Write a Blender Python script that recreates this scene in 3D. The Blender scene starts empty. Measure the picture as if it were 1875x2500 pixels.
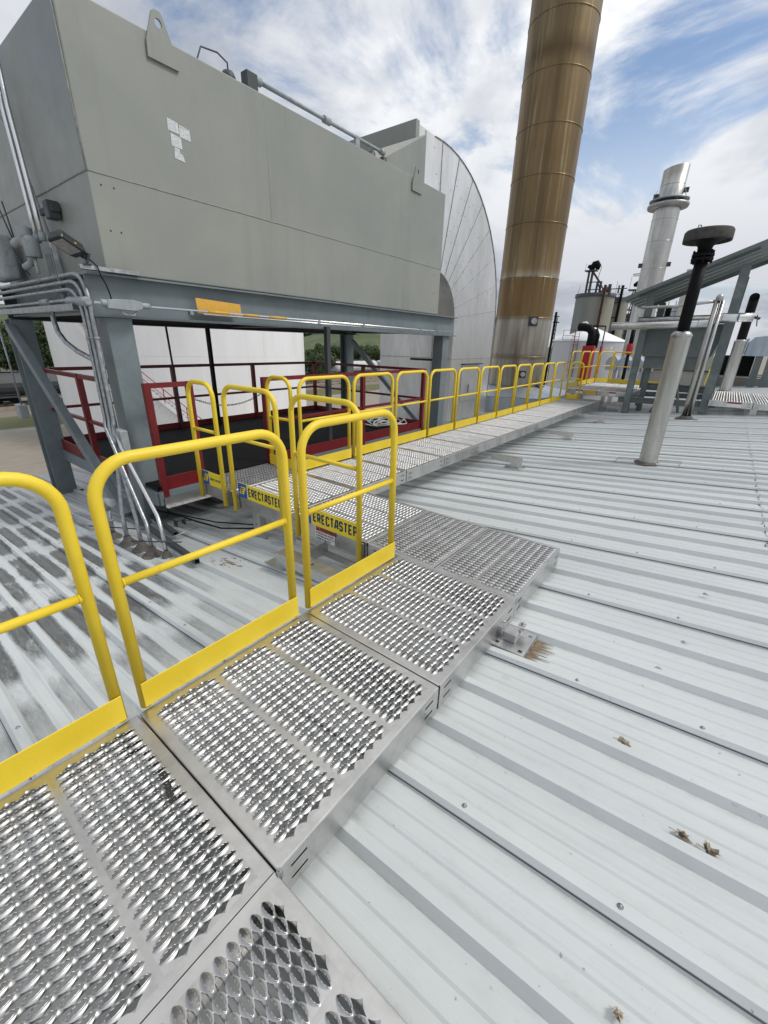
import bpy, math, random
from mathutils import Vector, Matrix
random.seed(7)
R = math.radians
scene = bpy.context.scene
COL = scene.collection

# ------------------------------------------------------------------ camera
cam_d = bpy.data.cameras.new("camera")
cam = bpy.data.objects.new("camera", cam_d)
COL.objects.link(cam)
rot = Matrix(((0.7881935, 0.61495269, 0.02416996),
              (-0.24874969, 0.28241177, 0.92648107),
              (0.56291615, -0.73625863, 0.37556442))).transposed()
cam.matrix_world = Matrix.Translation((0, 0, 1.475)) @ rot.to_4x4()
cam_d.sensor_fit = 'VERTICAL'
cam_d.sensor_height = 36.0
cam_d.sensor_width = 27.0
cam_d.lens = 36.0 * 1018.18 / 2500.0
cam_d.clip_start = 0.02
cam_d.clip_end = 3000
scene.camera = cam

# ------------------------------------------------------------------ light
SUN_EL, SUN_AZ = 50.0, 62.0        # azimuth measured from +Y towards +X
scene.view_settings.view_transform = 'Standard'
scene.view_settings.look = 'None'
scene.view_settings.exposure = -0.06
scene.view_settings.gamma = 1.0
world = bpy.data.worlds.new("World")
scene.world = world
world.use_nodes = True
wn, wl = world.node_tree.nodes, world.node_tree.links
wn.clear()


def wnode(t, **kw):
    n = wn.new(t)
    for k, v in kw.items():
        setattr(n, k, v)
    return n


def wmath(op, a, b=None, clamp=False):
    n = wnode('ShaderNodeMath', operation=op, use_clamp=clamp)
    for i, x in enumerate((a, b)):
        if x is None:
            continue
        if isinstance(x, (int, float)):
            n.inputs[i].default_value = x
        else:
            wl.new(x, n.inputs[i])
    return n.outputs[0]


out = wnode('ShaderNodeOutputWorld')
bg = wnode('ShaderNodeBackground')
bg.inputs['Strength'].default_value = 0.12
sky = wnode('ShaderNodeTexSky', sky_type='NISHITA')
sky.sun_disc = False
sky.sun_elevation = R(SUN_EL)
sky.sun_rotation = R(SUN_AZ)
sky.air_density = 1.0
sky.dust_density = 0.6
tc = wnode('ShaderNodeTexCoord')
sep = wnode('ShaderNodeSeparateXYZ')
wl.new(tc.outputs['Generated'], sep.inputs[0])
zc = wmath('ADD', wmath('MAXIMUM', sep.outputs[2], 0.0), 0.22)
px = wmath('DIVIDE', sep.outputs[0], zc)
py = wmath('DIVIDE', sep.outputs[1], zc)
comb = wnode('ShaderNodeCombineXYZ')
wl.new(px, comb.inputs[0])
wl.new(py, comb.inputs[1])
comb.inputs[2].default_value = 3.3


def wnoise(scale, detail, rough, dist, off):
    m = wnode('ShaderNodeMapping')
    m.inputs['Location'].default_value = off
    wl.new(comb.outputs[0], m.inputs[0])
    n = wnode('ShaderNodeTexNoise')
    n.inputs['Scale'].default_value = scale
    n.inputs['Detail'].default_value = detail
    n.inputs['Roughness'].default_value = rough
    n.inputs['Distortion'].default_value = dist
    wl.new(m.outputs[0], n.inputs['Vector'])
    return n.outputs[0]


def wramp(fac, stops, interp='EASE'):
    r = wnode('ShaderNodeValToRGB')
    r.color_ramp.interpolation = interp
    el = r.color_ramp.elements
    el[0].position, el[0].color = stops[0][0], stops[0][1]
    el[1].position, el[1].color = stops[-1][0], stops[-1][1]
    for p, c in stops[1:-1]:
        e = el.new(p)
        e.color = c
    wl.new(fac, r.inputs[0])
    return r.outputs[0]


GAP1, GAP2, BANK = (-0.60, 0.65, 0.47), (-0.20, 0.92, 0.33), (-0.90, 0.30, 0.38)
cloud_n = wnoise(1.15, 12.0, 0.60, 0.5, (2.69, 16.95, 15.28))


def wlobe(d, width):
    dt = wnode('ShaderNodeVectorMath', operation='DOT_PRODUCT')
    wl.new(tc.outputs['Generated'], dt.inputs[0])
    dt.inputs[1].default_value = Vector(d).normalized()
    return wmath('POWER', wmath('MAXIMUM', dt.outputs['Value'], 0.0), width)


# openings of blue in the cloud deck
gap = wmath("MULTIPLY", wlobe(GAP1, 34.0), 0.10)
gap = wmath('ADD', gap, wmath('MULTIPLY', wlobe(GAP2, 90.0), 0.07))
gap = wmath('SUBTRACT', gap, wmath('MULTIPLY', wlobe(BANK, 12.0), 0.17))
cloud_m = wmath('SUBTRACT', cloud_n, gap)
mask = wramp(cloud_m, [(0.38, (0, 0, 0, 1)), (0.53, (1, 1, 1, 1))])
# low in the sky the cloud deck closes up
horiz = wramp(sep.outputs[2], [(0.10, (1, 1, 1, 1)), (0.42, (0, 0, 0, 1))])
mask2 = wmath('ADD', mask, wmath('MULTIPLY', horiz, 0.75), clamp=True)
shade_n = wnoise(0.9, 10.0, 0.55, 0.3, (5.1, 9.91, 8.99))
K = 1.0 / 0.12
ccol = wramp(shade_n, [(0.34, (0.52, 0.55, 0.61, 1)), (0.45, (0.80, 0.82, 0.86, 1)), (0.55, (1.10, 1.10, 1.10, 1))])
low = wramp(sep.outputs[2], [(0.10, (0.64, 0.66, 0.71, 1)), (0.30, (0.84, 0.86, 0.89, 1)), (0.50, (1.04, 1.04, 1.04, 1))])
cm_ = wnode('ShaderNodeMix', data_type='RGBA', blend_type='MULTIPLY')
cm_.inputs[0].default_value = 1.0
wl.new(ccol, cm_.inputs[6])
wl.new(low, cm_.inputs[7])
ccol = cm_.outputs[2]
cscale = wnode('ShaderNodeVectorMath', operation='SCALE')
cscale.inputs['Scale'].default_value = K
wl.new(ccol, cscale.inputs[0])
sscale = wnode('ShaderNodeVectorMath', operation='SCALE')
sscale.inputs['Scale'].default_value = 1.25
wl.new(sky.outputs[0], sscale.inputs[0])
mix = wnode('ShaderNodeMix', data_type='RGBA')
wl.new(mask2, mix.inputs[0])
wl.new(sscale.outputs[0], mix.inputs[6])
wl.new(cscale.outputs[0], mix.inputs[7])
wl.new(mix.outputs[2], bg.inputs['Color'])
wl.new(bg.outputs[0], out.inputs['Surface'])

sd = bpy.data.lights.new("sun", 'SUN')
sd.energy = 1.9
sd.angle = R(14)
sd.color = (1.0, 0.97, 0.92)
sun = bpy.data.objects.new("sun", sd)
COL.objects.link(sun)
sdir = Vector((math.sin(R(SUN_AZ)) * math.cos(R(SUN_EL)), math.cos(R(SUN_AZ)) * math.cos(R(SUN_EL)), math.sin(R(SUN_EL))))
sun.rotation_euler = sdir.to_track_quat('Z', 'Y').to_euler()
sun.location = (0, 0, 30)

# ------------------------------------------------------------------ materials


class Mat:
    """tiny node helper"""

    def __init__(self, name, base=(0.5, 0.5, 0.5), rough=0.5, metal=0.0, spec=0.5):
        self.m = bpy.data.materials.new(name)
        self.m.use_nodes = True
        self.nt = self.m.node_tree
        self.b = self.nt.nodes['Principled BSDF']
        self.b.inputs['Base Color'].default_value = (*base, 1)
        self.b.inputs['Roughness'].default_value = rough
        self.b.inputs['Metallic'].default_value = metal
        self.b.inputs['Specular IOR Level'].default_value = spec
        self._c = {}

    def n(self, t, **kw):
        n = self.nt.nodes.new(t)
        for k, v in kw.items():
            setattr(n, k, v)
        return n

    def link(self, a, b):
        self.nt.links.new(a, b)

    def coord(self, kind='Object'):
        if kind not in self._c:
            if kind == 'World':
                self._c[kind] = self.n('ShaderNodeNewGeometry').outputs['Position']
            else:
                self._c[kind] = self.n('ShaderNodeTexCoord').outputs[kind]
        return self._c[kind]

    def noise(self, scale=5, detail=6, rough=0.6, dist=0.0, stretch=(1, 1, 1), loc=(0, 0, 0), kind='Object'):
        mp = self.n('ShaderNodeMapping')
        mp.inputs['Scale'].default_value = stretch
        mp.inputs['Location'].default_value = loc
        self.link(self.coord(kind), mp.inputs[0])
        t = self.n('ShaderNodeTexNoise')
        t.inputs['Scale'].default_value = scale
        t.inputs['Detail'].default_value = detail
        t.inputs['Roughness'].default_value = rough
        t.inputs['Distortion'].default_value = dist
        self.link(mp.outputs[0], t.inputs['Vector'])
        return t.outputs[0]

    def ramp(self, fac, stops, interp='LINEAR'):
        r = self.n('ShaderNodeValToRGB')
        r.color_ramp.interpolation = interp
        el = r.color_ramp.elements
        f = lambda c: (c, c, c, 1) if isinstance(c, (int, float)) else (*c, 1)
        el[0].position, el[0].color = stops[0][0], f(stops[0][1])
        el[1].position, el[1].color = stops[-1][0], f(stops[-1][1])
        for p, c in stops[1:-1]:
            e = el.new(p)
            e.color = f(c)
        self.link(fac, r.inputs[0])
        return r.outputs[0]

    def mix(self, fac, a, b, mode='MIX'):
        m = self.n('ShaderNodeMix', data_type='RGBA', blend_type=mode)
        for i, x in ((0, fac), (6, a), (7, b)):
            if isinstance(x, (int, float)):
                m.inputs[i].default_value = x if i == 0 else (x, x, x, 1)
            elif isinstance(x, tuple):
                m.inputs[i].default_value = (*x, 1)
            else:
                self.link(x, m.inputs[i])
        return m.outputs[2]

    def math(self, op, a, b=None, clamp=False):
        m = self.n('ShaderNodeMath', operation=op, use_clamp=clamp)
        for i, x in enumerate((a, b)):
            if x is None:
                continue
            if isinstance(x, (int, float)):
                m.inputs[i].default_value = x
            else:
                self.link(x, m.inputs[i])
        return m.outputs[0]

    def sep(self, kind='World'):
        s = self.n('ShaderNodeSeparateXYZ')
        self.link(self.coord(kind), s.inputs[0])
        return s.outputs

    def col(self, s):
        self.link(s, self.b.inputs['Base Color'])

    def rgh(self, s):
        self.link(s, self.b.inputs['Roughness'])

    def bump(self, h, strength=0.2, dist=0.01):
        b = self.n('ShaderNodeBump')
        b.inputs['Strength'].default_value = strength
        b.inputs['Distance'].default_value = dist
        self.link(h, b.inputs['Height'])
        self.link(b.outputs[0], self.b.inputs['Normal'])


def painted(name, base, rough=0.45, var=0.12, scale=3.0, metal=0.0, bump=0.0, bscale=200, dark=None, dscale=1.5, spec=0.5):
    M = Mat(name, base, rough, metal, spec)
    n1 = M.noise(scale, 6, 0.6)
    lo = tuple(c * (1 - var) for c in base)
    hi = tuple(min(1, c * (1 + var)) for c in base)
    c = M.ramp(n1, [(0.3, lo), (0.7, hi)])
    if dark:
        n2 = M.noise(dscale, 10, 0.72, 0.6)
        c = M.mix(M.ramp(n2, [(0.52, 0.0), (0.74, 1.0)]), c, dark)
    M.col(c)
    n3 = M.noise(scale * 4, 5, 0.6)
    M.rgh(M.ramp(n3, [(0.3, max(0.05, rough - 0.08)), (0.7, min(1, rough + 0.1))]))
    if bump:
        M.bump(M.noise(bscale, 2, 0.5), bump, 0.002)
    return M.m


MATS = {}
# aluminium of the walkway panels
M = Mat('aluminium_tread', (0.74, 0.74, 0.74), 0.3, 1.0)
M.col(M.ramp(M.noise(9, 8, 0.65), [(0.3, (0.42, 0.415, 0.405)), (0.6, (0.60, 0.595, 0.585))]))
M.rgh(M.ramp(M.noise(30, 6, 0.6), [(0.3, 0.30), (0.7, 0.50)]))
MATS['tread'] = M.m
M = Mat('aluminium_plate', (0.66, 0.66, 0.65), 0.36, 1.0)
c = M.ramp(M.noise(5, 10, 0.7, 0.4), [(0.3, (0.44, 0.44, 0.43)), (0.55, (0.58, 0.575, 0.565)), (0.75, (0.65, 0.645, 0.635))])
c = M.mix(M.ramp(M.noise(60, 4, 0.7, 0.0), [(0.66, 0.0), (0.72, 0.7)]), c, (0.36, 0.35, 0.33))
M.col(c)
M.rgh(M.ramp(M.noise(14, 8, 0.7), [(0.3, 0.27), (0.7, 0.46)]))
M.bump(M.noise(7, 3, 0.5), 0.05, 0.02)
MATS['alu'] = M.m
M = Mat('galvanised', (0.56, 0.58, 0.59), 0.45, 0.85)
M.col(M.ramp(M.noise(18, 6, 0.7), [(0.35, (0.25, 0.265, 0.27)), (0.65, (0.45, 0.47, 0.475))]))
M.rgh(M.ramp(M.noise(22, 4, 0.6), [(0.3, 0.35), (0.7, 0.55)]))
MATS['galv'] = M.m
M = Mat('safety_yellow', (0.80, 0.54, 0.022), 0.42)
c = M.ramp(M.noise(3.5, 6, 0.6), [(0.3, (0.76, 0.54, 0.025)), (0.7, (0.84, 0.625, 0.035))])
c = M.mix(M.ramp(M.noise(9, 10, 0.8, 0.5), [(0.58, 0.0), (0.78, 0.55)]), c, (0.50, 0.33, 0.05))
c = M.mix(M.ramp(M.noise(70, 4, 0.7, 0.4), [(0.70, 0.0), (0.74, 0.7)]), c, (0.25, 0.19, 0.08))
M.col(c)
M.rgh(M.ramp(M.noise(14, 6, 0.6), [(0.3, 0.36), (0.7, 0.56)]))
M.bump(M.noise(240, 2, 0.5), 0.4, 0.002)
MATS['yellow'] = M.m
MATS['steel_grey'] = painted('grey_steel_paint', (0.165, 0.20, 0.212), 0.42, 0.12, 2.5, dark=(0.12, 0.14, 0.145), dscale=2.2)
MATS['dark_grey'] = painted('dark_steel', (0.045, 0.05, 0.054), 0.5, 0.2, 3)
MATS['green_grey'] = painted('green_grey_paint', (0.125, 0.15, 0.15), 0.5, 0.18, 2.0, dark=(0.22, 0.26, 0.26), dscale=1.6)
MATS['canopy_sheet'] = painted('canopy_sheet', (0.20, 0.235, 0.235), 0.45, 0.15, 2.0, dark=(0.12, 0.14, 0.14), dscale=1.2)
MATS['red'] = painted('red_paint', (0.155, 0.006, 0.009), 0.45, 0.25, 6, dark=(0.12, 0.01, 0.01), dscale=6)
MATS['red_bright'] = painted('red_pipe_paint', (0.36, 0.012, 0.02), 0.5, 0.15, 3)
MATS['black'] = painted('black_paint', (0.005, 0.005, 0.006), 0.6, 0.3, 8, spec=0.16)
MATS['black_plastic'] = painted('black_casting', (0.022, 0.022, 0.024), 0.35, 0.1, 8)
MATS['rubber'] = painted('rubber_boot', (0.11, 0.10, 0.09), 0.85, 0.3, 20)
MATS['cap'] = painted('weathered_cap', (0.065, 0.063, 0.057), 0.8, 0.3, 20, dark=(0.03, 0.03, 0.028), dscale=18, spec=0.3)
MATS['grey_cast'] = painted('grey_cast_box', (0.30, 0.33, 0.335), 0.5, 0.15, 8, dark=(0.16, 0.17, 0.17), dscale=9)
MATS['orange'] = painted('orange_decal', (0.66, 0.37, 0.05), 0.6, 0.08, 20)
MATS['decal_yellow'] = painted('decal_yellow', (0.86, 0.66, 0.02), 0.4, 0.03, 8)
MATS['decal_blue'] = painted('decal_blue', (0.01, 0.09, 0.36), 0.4, 0.04, 8)
MATS['decal_navy'] = painted('decal_navy', (0.01, 0.03, 0.07), 0.5, 0.04, 8)
MATS['decal_white'] = painted('decal_white', (0.75, 0.75, 0.74), 0.5, 0.05, 20)
MATS['decal_red'] = painted('decal_red', (0.55, 0.09, 0.03), 0.5, 0.06, 20)
MATS['decal_dred'] = painted('decal_dark_red', (0.30, 0.03, 0.03), 0.5, 0.06, 20)
MATS['decal_black'] = painted('decal_black', (0.02, 0.02, 0.02), 0.5, 0.04, 8)
MATS['old_label'] = painted('weathered_label', (0.60, 0.62, 0.62), 0.7, 0.1, 60, dark=(0.28, 0.30, 0.30), dscale=60)
MATS['old_print'] = painted('faded_ink', (0.42, 0.44, 0.44), 0.7, 0.2, 80)
MATS['leaf'] = painted('dry_leaf', (0.44, 0.38, 0.30), 0.9, 0.35, 60)
MATS['mud'] = painted('mud_patch', (0.22, 0.16, 0.10), 0.95, 0.35, 40)
MATS['rope'] = painted('pale_hose', (0.55, 0.56, 0.53), 0.6, 0.1, 20)
MATS['orange_valve'] = painted('faded_red_drum', (0.20, 0.07, 0.055), 0.8, 0.2, 2)
MATS['box_paint'] = None
M = Mat('duct_box_paint', (0.33, 0.345, 0.31), 0.42)
n = M.noise(0.8, 6, 0.55, 0.3)
c = M.ramp(n, [(0.3, (0.222, 0.236, 0.214)), (0.7, (0.272, 0.279, 0.246))])
c = M.mix(M.ramp(M.noise(3.5, 9, 0.65, 0.2, (1, 1, 0.10)), [(0.54, 0.0), (0.78, 0.5)]), c, (0.175, 0.18, 0.16))
c = M.mix(M.ramp(M.noise(26, 6, 0.75), [(0.66, 0.0), (0.76, 0.35)]), c, (0.34, 0.35, 0.32))
M.col(c)
M.rgh(M.ramp(M.noise(6, 5, 0.6), [(0.3, 0.34), (0.7, 0.48)]))
M.bump(M.noise(1.3, 3, 0.45), 0.16, 0.06)
MATS['box_paint'] = M.m
MATS['weld'] = painted('weld_seam', (0.25, 0.26, 0.235), 0.6, 0.25, 15)


def jacket(name, base, streak, rough, zscale=0.12, sc=3.0, metal=1.0, amt=1.0):
    M = Mat(name, base, rough, metal)
    a = M.noise(sc, 8, 0.65, 0.3, (1, 1, zscale))
    b = M.noise(sc * 0.6, 5, 0.6)
    c = M.ramp(a, [(0.32, streak), (0.62, base)])
    c = M.mix(M.ramp(b, [(0.35, 0.0), (0.75, 0.35 * amt)]), c, tuple(x * 0.55 for x in base))
    M.col(c)
    M.rgh(M.ramp(a, [(0.3, rough + 0.14), (0.7, rough - 0.04)]))
    M.bump(M.noise(2.2, 2, 0.5), 0.08, 0.05)
    return M.m


MATS['duct_metal'] = jacket('duct_cladding', (0.80, 0.80, 0.79), (0.58, 0.58, 0.57), 0.42, 0.35, 1.2, amt=0.5)
MATS['seam_dark'] = painted('cladding_joint', (0.30, 0.30, 0.295), 0.7, 0.4, 9)
MATS['steel_stack'] = jacket('steel_stack', (0.58, 0.57, 0.54), (0.40, 0.39, 0.36), 0.32)
MATS['jacket'] = jacket('pipe_jacket', (0.55, 0.545, 0.53), (0.30, 0.285, 0.25), 0.24)
MATS['bright_jacket'] = jacket('bright_pipe_jacket', (0.80, 0.80, 0.80), (0.62, 0.62, 0.62), 0.25)
MATS['hvac'] = jacket('grey_blue_cladding', (0.50, 0.56, 0.62), (0.36, 0.42, 0.48), 0.42)

# heat-tinted stack: bands of brown by height, streaks down the shell
M = Mat('heat_tinted_steel', (0.4, 0.3, 0.15), 0.36, 0.8)
patch = M.noise(0.9, 10, 0.7, 0.8, (1.2, 1.2, 0.5))
st = M.noise(2.2, 8, 0.62, 0.2, (1.6, 1.6, 0.07))
st2 = M.noise(6.0, 6, 0.6, 0.2, (1.5, 1.5, 0.05))
s = M.sep('Object')
zz = M.math('ADD', s[2], M.math('MULTIPLY', M.math('SUBTRACT', st2, 0.5), 0.22))
zn = M.math('DIVIDE', zz, 24.0)
Z = lambda z: z / 24.0
tint = M.ramp(zn, [(Z(0.0), (0.400, 0.390, 0.355)), (Z(1.74), (0.420, 0.400, 0.360)), (Z(1.82), (0.164, 0.090, 0.049)), (Z(1.92), (0.400, 0.380, 0.335)),
                   (Z(3.02), (0.460, 0.440, 0.390)), (Z(3.16), (0.248, 0.163, 0.074)), (Z(4.20), (0.202, 0.128, 0.056)),
                   (Z(4.33), (0.189, 0.119, 0.053)), (Z(4.37), (0.429, 0.384, 0.296)), (Z(4.62), (0.249, 0.175, 0.090)), (Z(5.9), (0.174, 0.119, 0.059)),
                   (Z(7.2), (0.199, 0.136, 0.066)), (Z(9.8), (0.241, 0.171, 0.086)), (Z(10.1), (0.108, 0.071, 0.037)), (Z(10.5), (0.225, 0.166, 0.088)), (Z(14), (0.269, 0.210, 0.128)), (Z(24), (0.321, 0.262, 0.173))])
tint = M.mix(M.ramp(st, [(0.34, 0.8), (0.60, 0.0)]), tint, (0.12, 0.085, 0.045))
tint = M.mix(M.ramp(st2, [(0.56, 0.0), (0.75, 0.5)]), tint, (0.56, 0.47, 0.31))
tint = M.mix(M.ramp(patch, [(0.50, 0.0), (0.72, 0.55)]), tint, (0.17, 0.095, 0.035))
M.col(tint)
M.rgh(M.ramp(st, [(0.3, 0.50), (0.7, 0.36)]))
MATS['gold'] = M.m

# white tank, silo, concrete
M = Mat('tank_white', (0.70, 0.70, 0.70), 0.5)
a = M.noise(0.6, 8, 0.6, 0.2, (1, 1, 0.15))
M.col(M.ramp(a, [(0.3, (0.74, 0.74, 0.73)), (0.6, (0.84, 0.84, 0.84))]))
MATS['tank'] = M.m
MATS['tank_roof'] = painted('tank_roof_white', (0.86, 0.87, 0.88), 0.5, 0.03, 2)
MATS['tank_grey'] = painted('tank_wall_grey', (0.50, 0.51, 0.52), 0.55, 0.06, 1)
M = Mat('silo_concrete', (0.22, 0.23, 0.22), 0.8)
a = M.noise(0.5, 8, 0.7, 0.2, (1, 1, 0.1))
s = M.sep('World')
c = M.ramp(a, [(0.3, (0.15, 0.165, 0.165)), (0.7, (0.27, 0.28, 0.26))])
g = M.ramp(M.math('DIVIDE', M.math('ADD', s[0], 26.0), 8.0), [(0.35, 0.0), (0.75, 1.0)])
c = M.mix(M.math('MULTIPLY', g, M.ramp(a, [(0.3, 0.3), (0.7, 0.8)])), c, (0.30, 0.285, 0.22))
MATS['silo'] = M.m
M.col(c)
MATS['rust'] = painted('rusty_steel', (0.055, 0.028, 0.018), 0.9, 0.4, 0.6, dark=(0.02, 0.014, 0.013), dscale=0.6)
MATS['rust_stain'] = painted('rust_stain', (0.30, 0.265, 0.20), 0.9, 0.1, 0.6, dark=(0.17, 0.08, 0.035), dscale=0.9)
MATS['beige_wall'] = painted('beige_wall', (0.30, 0.28, 0.25), 0.7, 0.1, 1)
MATS['building'] = painted('building_wall', (0.35, 0.37, 0.38), 0.6, 0.1, 1)
MATS['railcar'] = painted('railcar_shell', (0.50, 0.51, 0.51), 0.5, 0.12, 1)
MATS['dark_window'] = painted('lens_glass', (0.30, 0.29, 0.27), 0.2, 0.2, 30)

# roof sheet
M = Mat('roof_sheet', (0.6, 0.65, 0.645), 0.42)
s = M.sep('World')
big = M.noise(0.8, 8, 0.6, 0.2, (0.35, 1, 1), kind='World')
fine = M.noise(14, 8, 0.72, 0.2, (0.35, 1, 1), kind='World')
speck = M.noise(38, 3, 0.5, 0, kind='World')
c = M.ramp(big, [(0.28, (0.47, 0.50, 0.495)), (0.52, (0.555, 0.583, 0.578)), (0.74, (0.61, 0.635, 0.63))])
c = M.mix(M.ramp(fine, [(0.50, 0.0), (0.78, 0.35)]), c, (0.40, 0.43, 0.42))
c = M.mix(M.ramp(speck, [(0.72, 0.0), (0.76, 0.75)]), c, (0.22, 0.19, 0.16))
strk = M.noise(5.0, 8, 0.7, 0.3, (0.12, 3.2, 1), kind='World')
c = M.mix(M.ramp(strk, [(0.54, 0.0), (0.72, 0.40)]), c, (0.42, 0.455, 0.45))
scr = M.noise(9.0, 9, 0.8, 1.2, (0.6, 1.0, 1), (4, 1, 2), kind='World')
c = M.mix(M.ramp(scr, [(0.62, 0.0), (0.70, 0.45)]), c, (0.34, 0.36, 0.35))
# grime collected along the foot of every rib, drip marks near the screws
wr = M.math('ABSOLUTE', M.math('SUBTRACT', M.math('FRACT', M.math('DIVIDE', M.math('SUBTRACT', s[1], 1.03 - 0.3093 * 40), 0.3093)), 0.5))
foot = M.ramp(wr, [(0.28, 0.0), (0.345, 1.0), (0.375, 0.0)])
gn = M.noise(7.0, 10, 0.78, 0.4, (0.5, 1.0, 1), (9, 3, 1), kind='World')
c = M.mix(M.math('MULTIPLY', foot, M.ramp(gn, [(0.46, 0.0), (0.66, 0.7)])), c, (0.33, 0.335, 0.31))
c = M.mix(M.ramp(M.noise(0.45, 6, 0.6, 0.3, (0.5, 1, 1), (2, 7, 1), kind='World'), [(0.55, 0.0), (0.75, 0.28)]), c, (0.40, 0.40, 0.37))
# black mildew / worn coating over the left side, streaked along the sheets
rx = M.ramp(M.math('DIVIDE', M.math('ADD', M.math('MULTIPLY', s[0], -1.0), -1.6), 3.0), [(0.0, 0.0), (0.8, 1.0)])
ry = M.ramp(M.math('DIVIDE', M.math('ADD', M.math('MULTIPLY', s[1], -1.0), 1.75), 1.2), [(0.05, 0.0), (0.6, 1.0)])
reg = M.math('MULTIPLY', rx, ry)
# patches stop at the purlins, so they break up in lengths along each pan
ribi = M.math('FLOOR', M.math('DIVIDE', M.math('SUBTRACT', s[1], 1.03 - 0.3093 * 40), 0.15465))
jit = M.math('FRACT', M.math('MULTIPLY', ribi, 0.37))
fx_ = M.math('ABSOLUTE', M.math('SUBTRACT', M.math('FRACT', M.math('DIVIDE', M.math('ADD', s[0], M.math('MULTIPLY', jit, 0.35)), 1.25)), 0.5))
cell = M.ramp(fx_, [(0.32, 1.0), (0.44, 0.12)])
m0 = M.noise(0.8, 4, 0.55, 0.4, (0.7, 1.6, 1), (3.1, 0.4, 0), kind='World')
m1 = M.math('MULTIPLY', M.ramp(m0, [(0.28, 0.0), (0.42, 1.0)]), cell)
m2 = M.noise(22, 13, 0.86, 0.7, (0.28, 1.9, 1), kind='World')
# coating wears in the pans first: triangle wave over the rib pitch
w = M.math('FRACT', M.math('DIVIDE', M.math('SUBTRACT', s[1], 1.03 - 0.3093 * 40 - 0.155), 0.15465))
w = M.math('ABSOLUTE', M.math('SUBTRACT', w, 0.5))
mm = M.math('ADD', M.math('MULTIPLY', m1, 1.05), M.math('MULTIPLY', M.math('SUBTRACT', m2, 0.48), 2.6))
mm = M.math('SUBTRACT', M.math('MULTIPLY', mm, reg), M.math('MULTIPLY', M.ramp(w, [(0.24, 0.0), (0.40, 1.0)]), 0.95))
c = M.mix(M.ramp(mm, [(0.04, 0.0), (0.62, 0.95)]), c, M.ramp(m2, [(0.35, (0.16, 0.165, 0.155)), (0.65, (0.035, 0.037, 0.036))]))
# grey soot plus the big box's shade, painted into the roof colour below it
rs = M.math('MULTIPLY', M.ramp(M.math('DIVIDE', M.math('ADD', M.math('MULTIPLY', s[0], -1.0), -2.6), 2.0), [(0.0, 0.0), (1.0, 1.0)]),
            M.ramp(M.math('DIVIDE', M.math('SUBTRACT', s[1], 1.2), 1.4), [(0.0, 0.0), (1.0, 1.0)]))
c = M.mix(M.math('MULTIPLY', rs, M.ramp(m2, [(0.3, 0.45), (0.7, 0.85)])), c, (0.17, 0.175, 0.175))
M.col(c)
M.rgh(M.ramp(fine, [(0.3, 0.34), (0.7, 0.52)]))
M.bump(M.noise(4, 4, 0.55, 0, (0.4, 1, 1), kind='World'), 0.22, 0.03)
MATS['roof'] = M.m

# open steel grating of the red platform
M = Mat('platform_grating', (0.02, 0.02, 0.02), 0.8, 0.0, 0.15)
s = M.sep('World')
fx = M.math('ABSOLUTE', M.math('SUBTRACT', M.math('FRACT', M.math('MULTIPLY', s[1], 24.0)), 0.5))
fy = M.math('ABSOLUTE', M.math('SUBTRACT', M.math('FRACT', M.math('MULTIPLY', s[0], 9.0)), 0.5))
g = M.math('MAXIMUM', M.ramp(fx, [(0.34, 0.0), (0.40, 1.0)]), M.ramp(fy, [(0.42, 0.0), (0.46, 1.0)]))
M.col(M.mix(g, (0.002, 0.002, 0.002), (0.016, 0.016, 0.016)))
MATS['grating'] = M.m

# ground
M = Mat('ground_mix', (0.2, 0.2, 0.15), 0.95)
s = M.sep('World')
nz = M.noise(0.25, 6, 0.6, kind='World')
fz = M.noise(2.0, 8, 0.7, 0.2, (1, 0.3, 1), kind='World')
xx = M.math('ADD', s[0], M.math('MULTIPLY', M.math('SUBTRACT', nz, 0.5), 2.0))
t = M.math('DIVIDE', M.math('MULTIPLY', xx, -1.0), 300.0)
T = lambda v: v / 300.0
c = M.ramp(t, [(T(0), (0.30, 0.265, 0.215)), (T(51), (0.30, 0.265, 0.215)), (T(51.6), (0.34, 0.33, 0.29)), (T(52.4), (0.10, 0.115, 0.04)), (T(60), (0.11, 0.12, 0.04)),
               (T(61), (0.22, 0.18, 0.15)), (T(84), (0.22, 0.18, 0.15)), (T(86), (0.07, 0.09, 0.035)), (T(103), (0.08, 0.10, 0.04)), (T(105), (0.30, 0.29, 0.27)),
               (T(112), (0.30, 0.29, 0.27)), (T(114), (0.08, 0.095, 0.035)), (T(150), (0.09, 0.10, 0.04)), (T(175), (0.30, 0.22, 0.10)), (T(300), (0.33, 0.24, 0.12))])
c = M.mix(M.ramp(fz, [(0.35, 0.0), (0.75, 0.45)]), c, (0.09, 0.08, 0.06), 'MIX')
M.col(c)
MATS['ground'] = M.m
M = Mat('hill_grass', (0.07, 0.10, 0.04), 0.95)
s = M.sep('World')
M.col(M.ramp(M.noise(0.05, 8, 0.65, 0.3, kind='World'), [(0.35, (0.045, 0.065, 0.03)), (0.55, (0.085, 0.115, 0.045)), (0.75, (0.14, 0.13, 0.075))]))
MATS['hill'] = M.m
for nm, lo, hi in (('foliage_dark', (0.012, 0.03, 0.010), (0.05, 0.085, 0.024)), ('foliage_mid', (0.03, 0.05, 0.015), (0.085, 0.12, 0.04))):
    M = Mat(nm, hi, 0.8)
    M.col(M.ramp(M.noise(0.9, 5, 0.7), [(0.35, lo), (0.68, hi)]))
    MATS[nm] = M.m
MATS['bark'] = painted('bark', (0.09, 0.07, 0.055), 0.9, 0.3, 4)

# ------------------------------------------------------------------ mesh helpers


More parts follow.
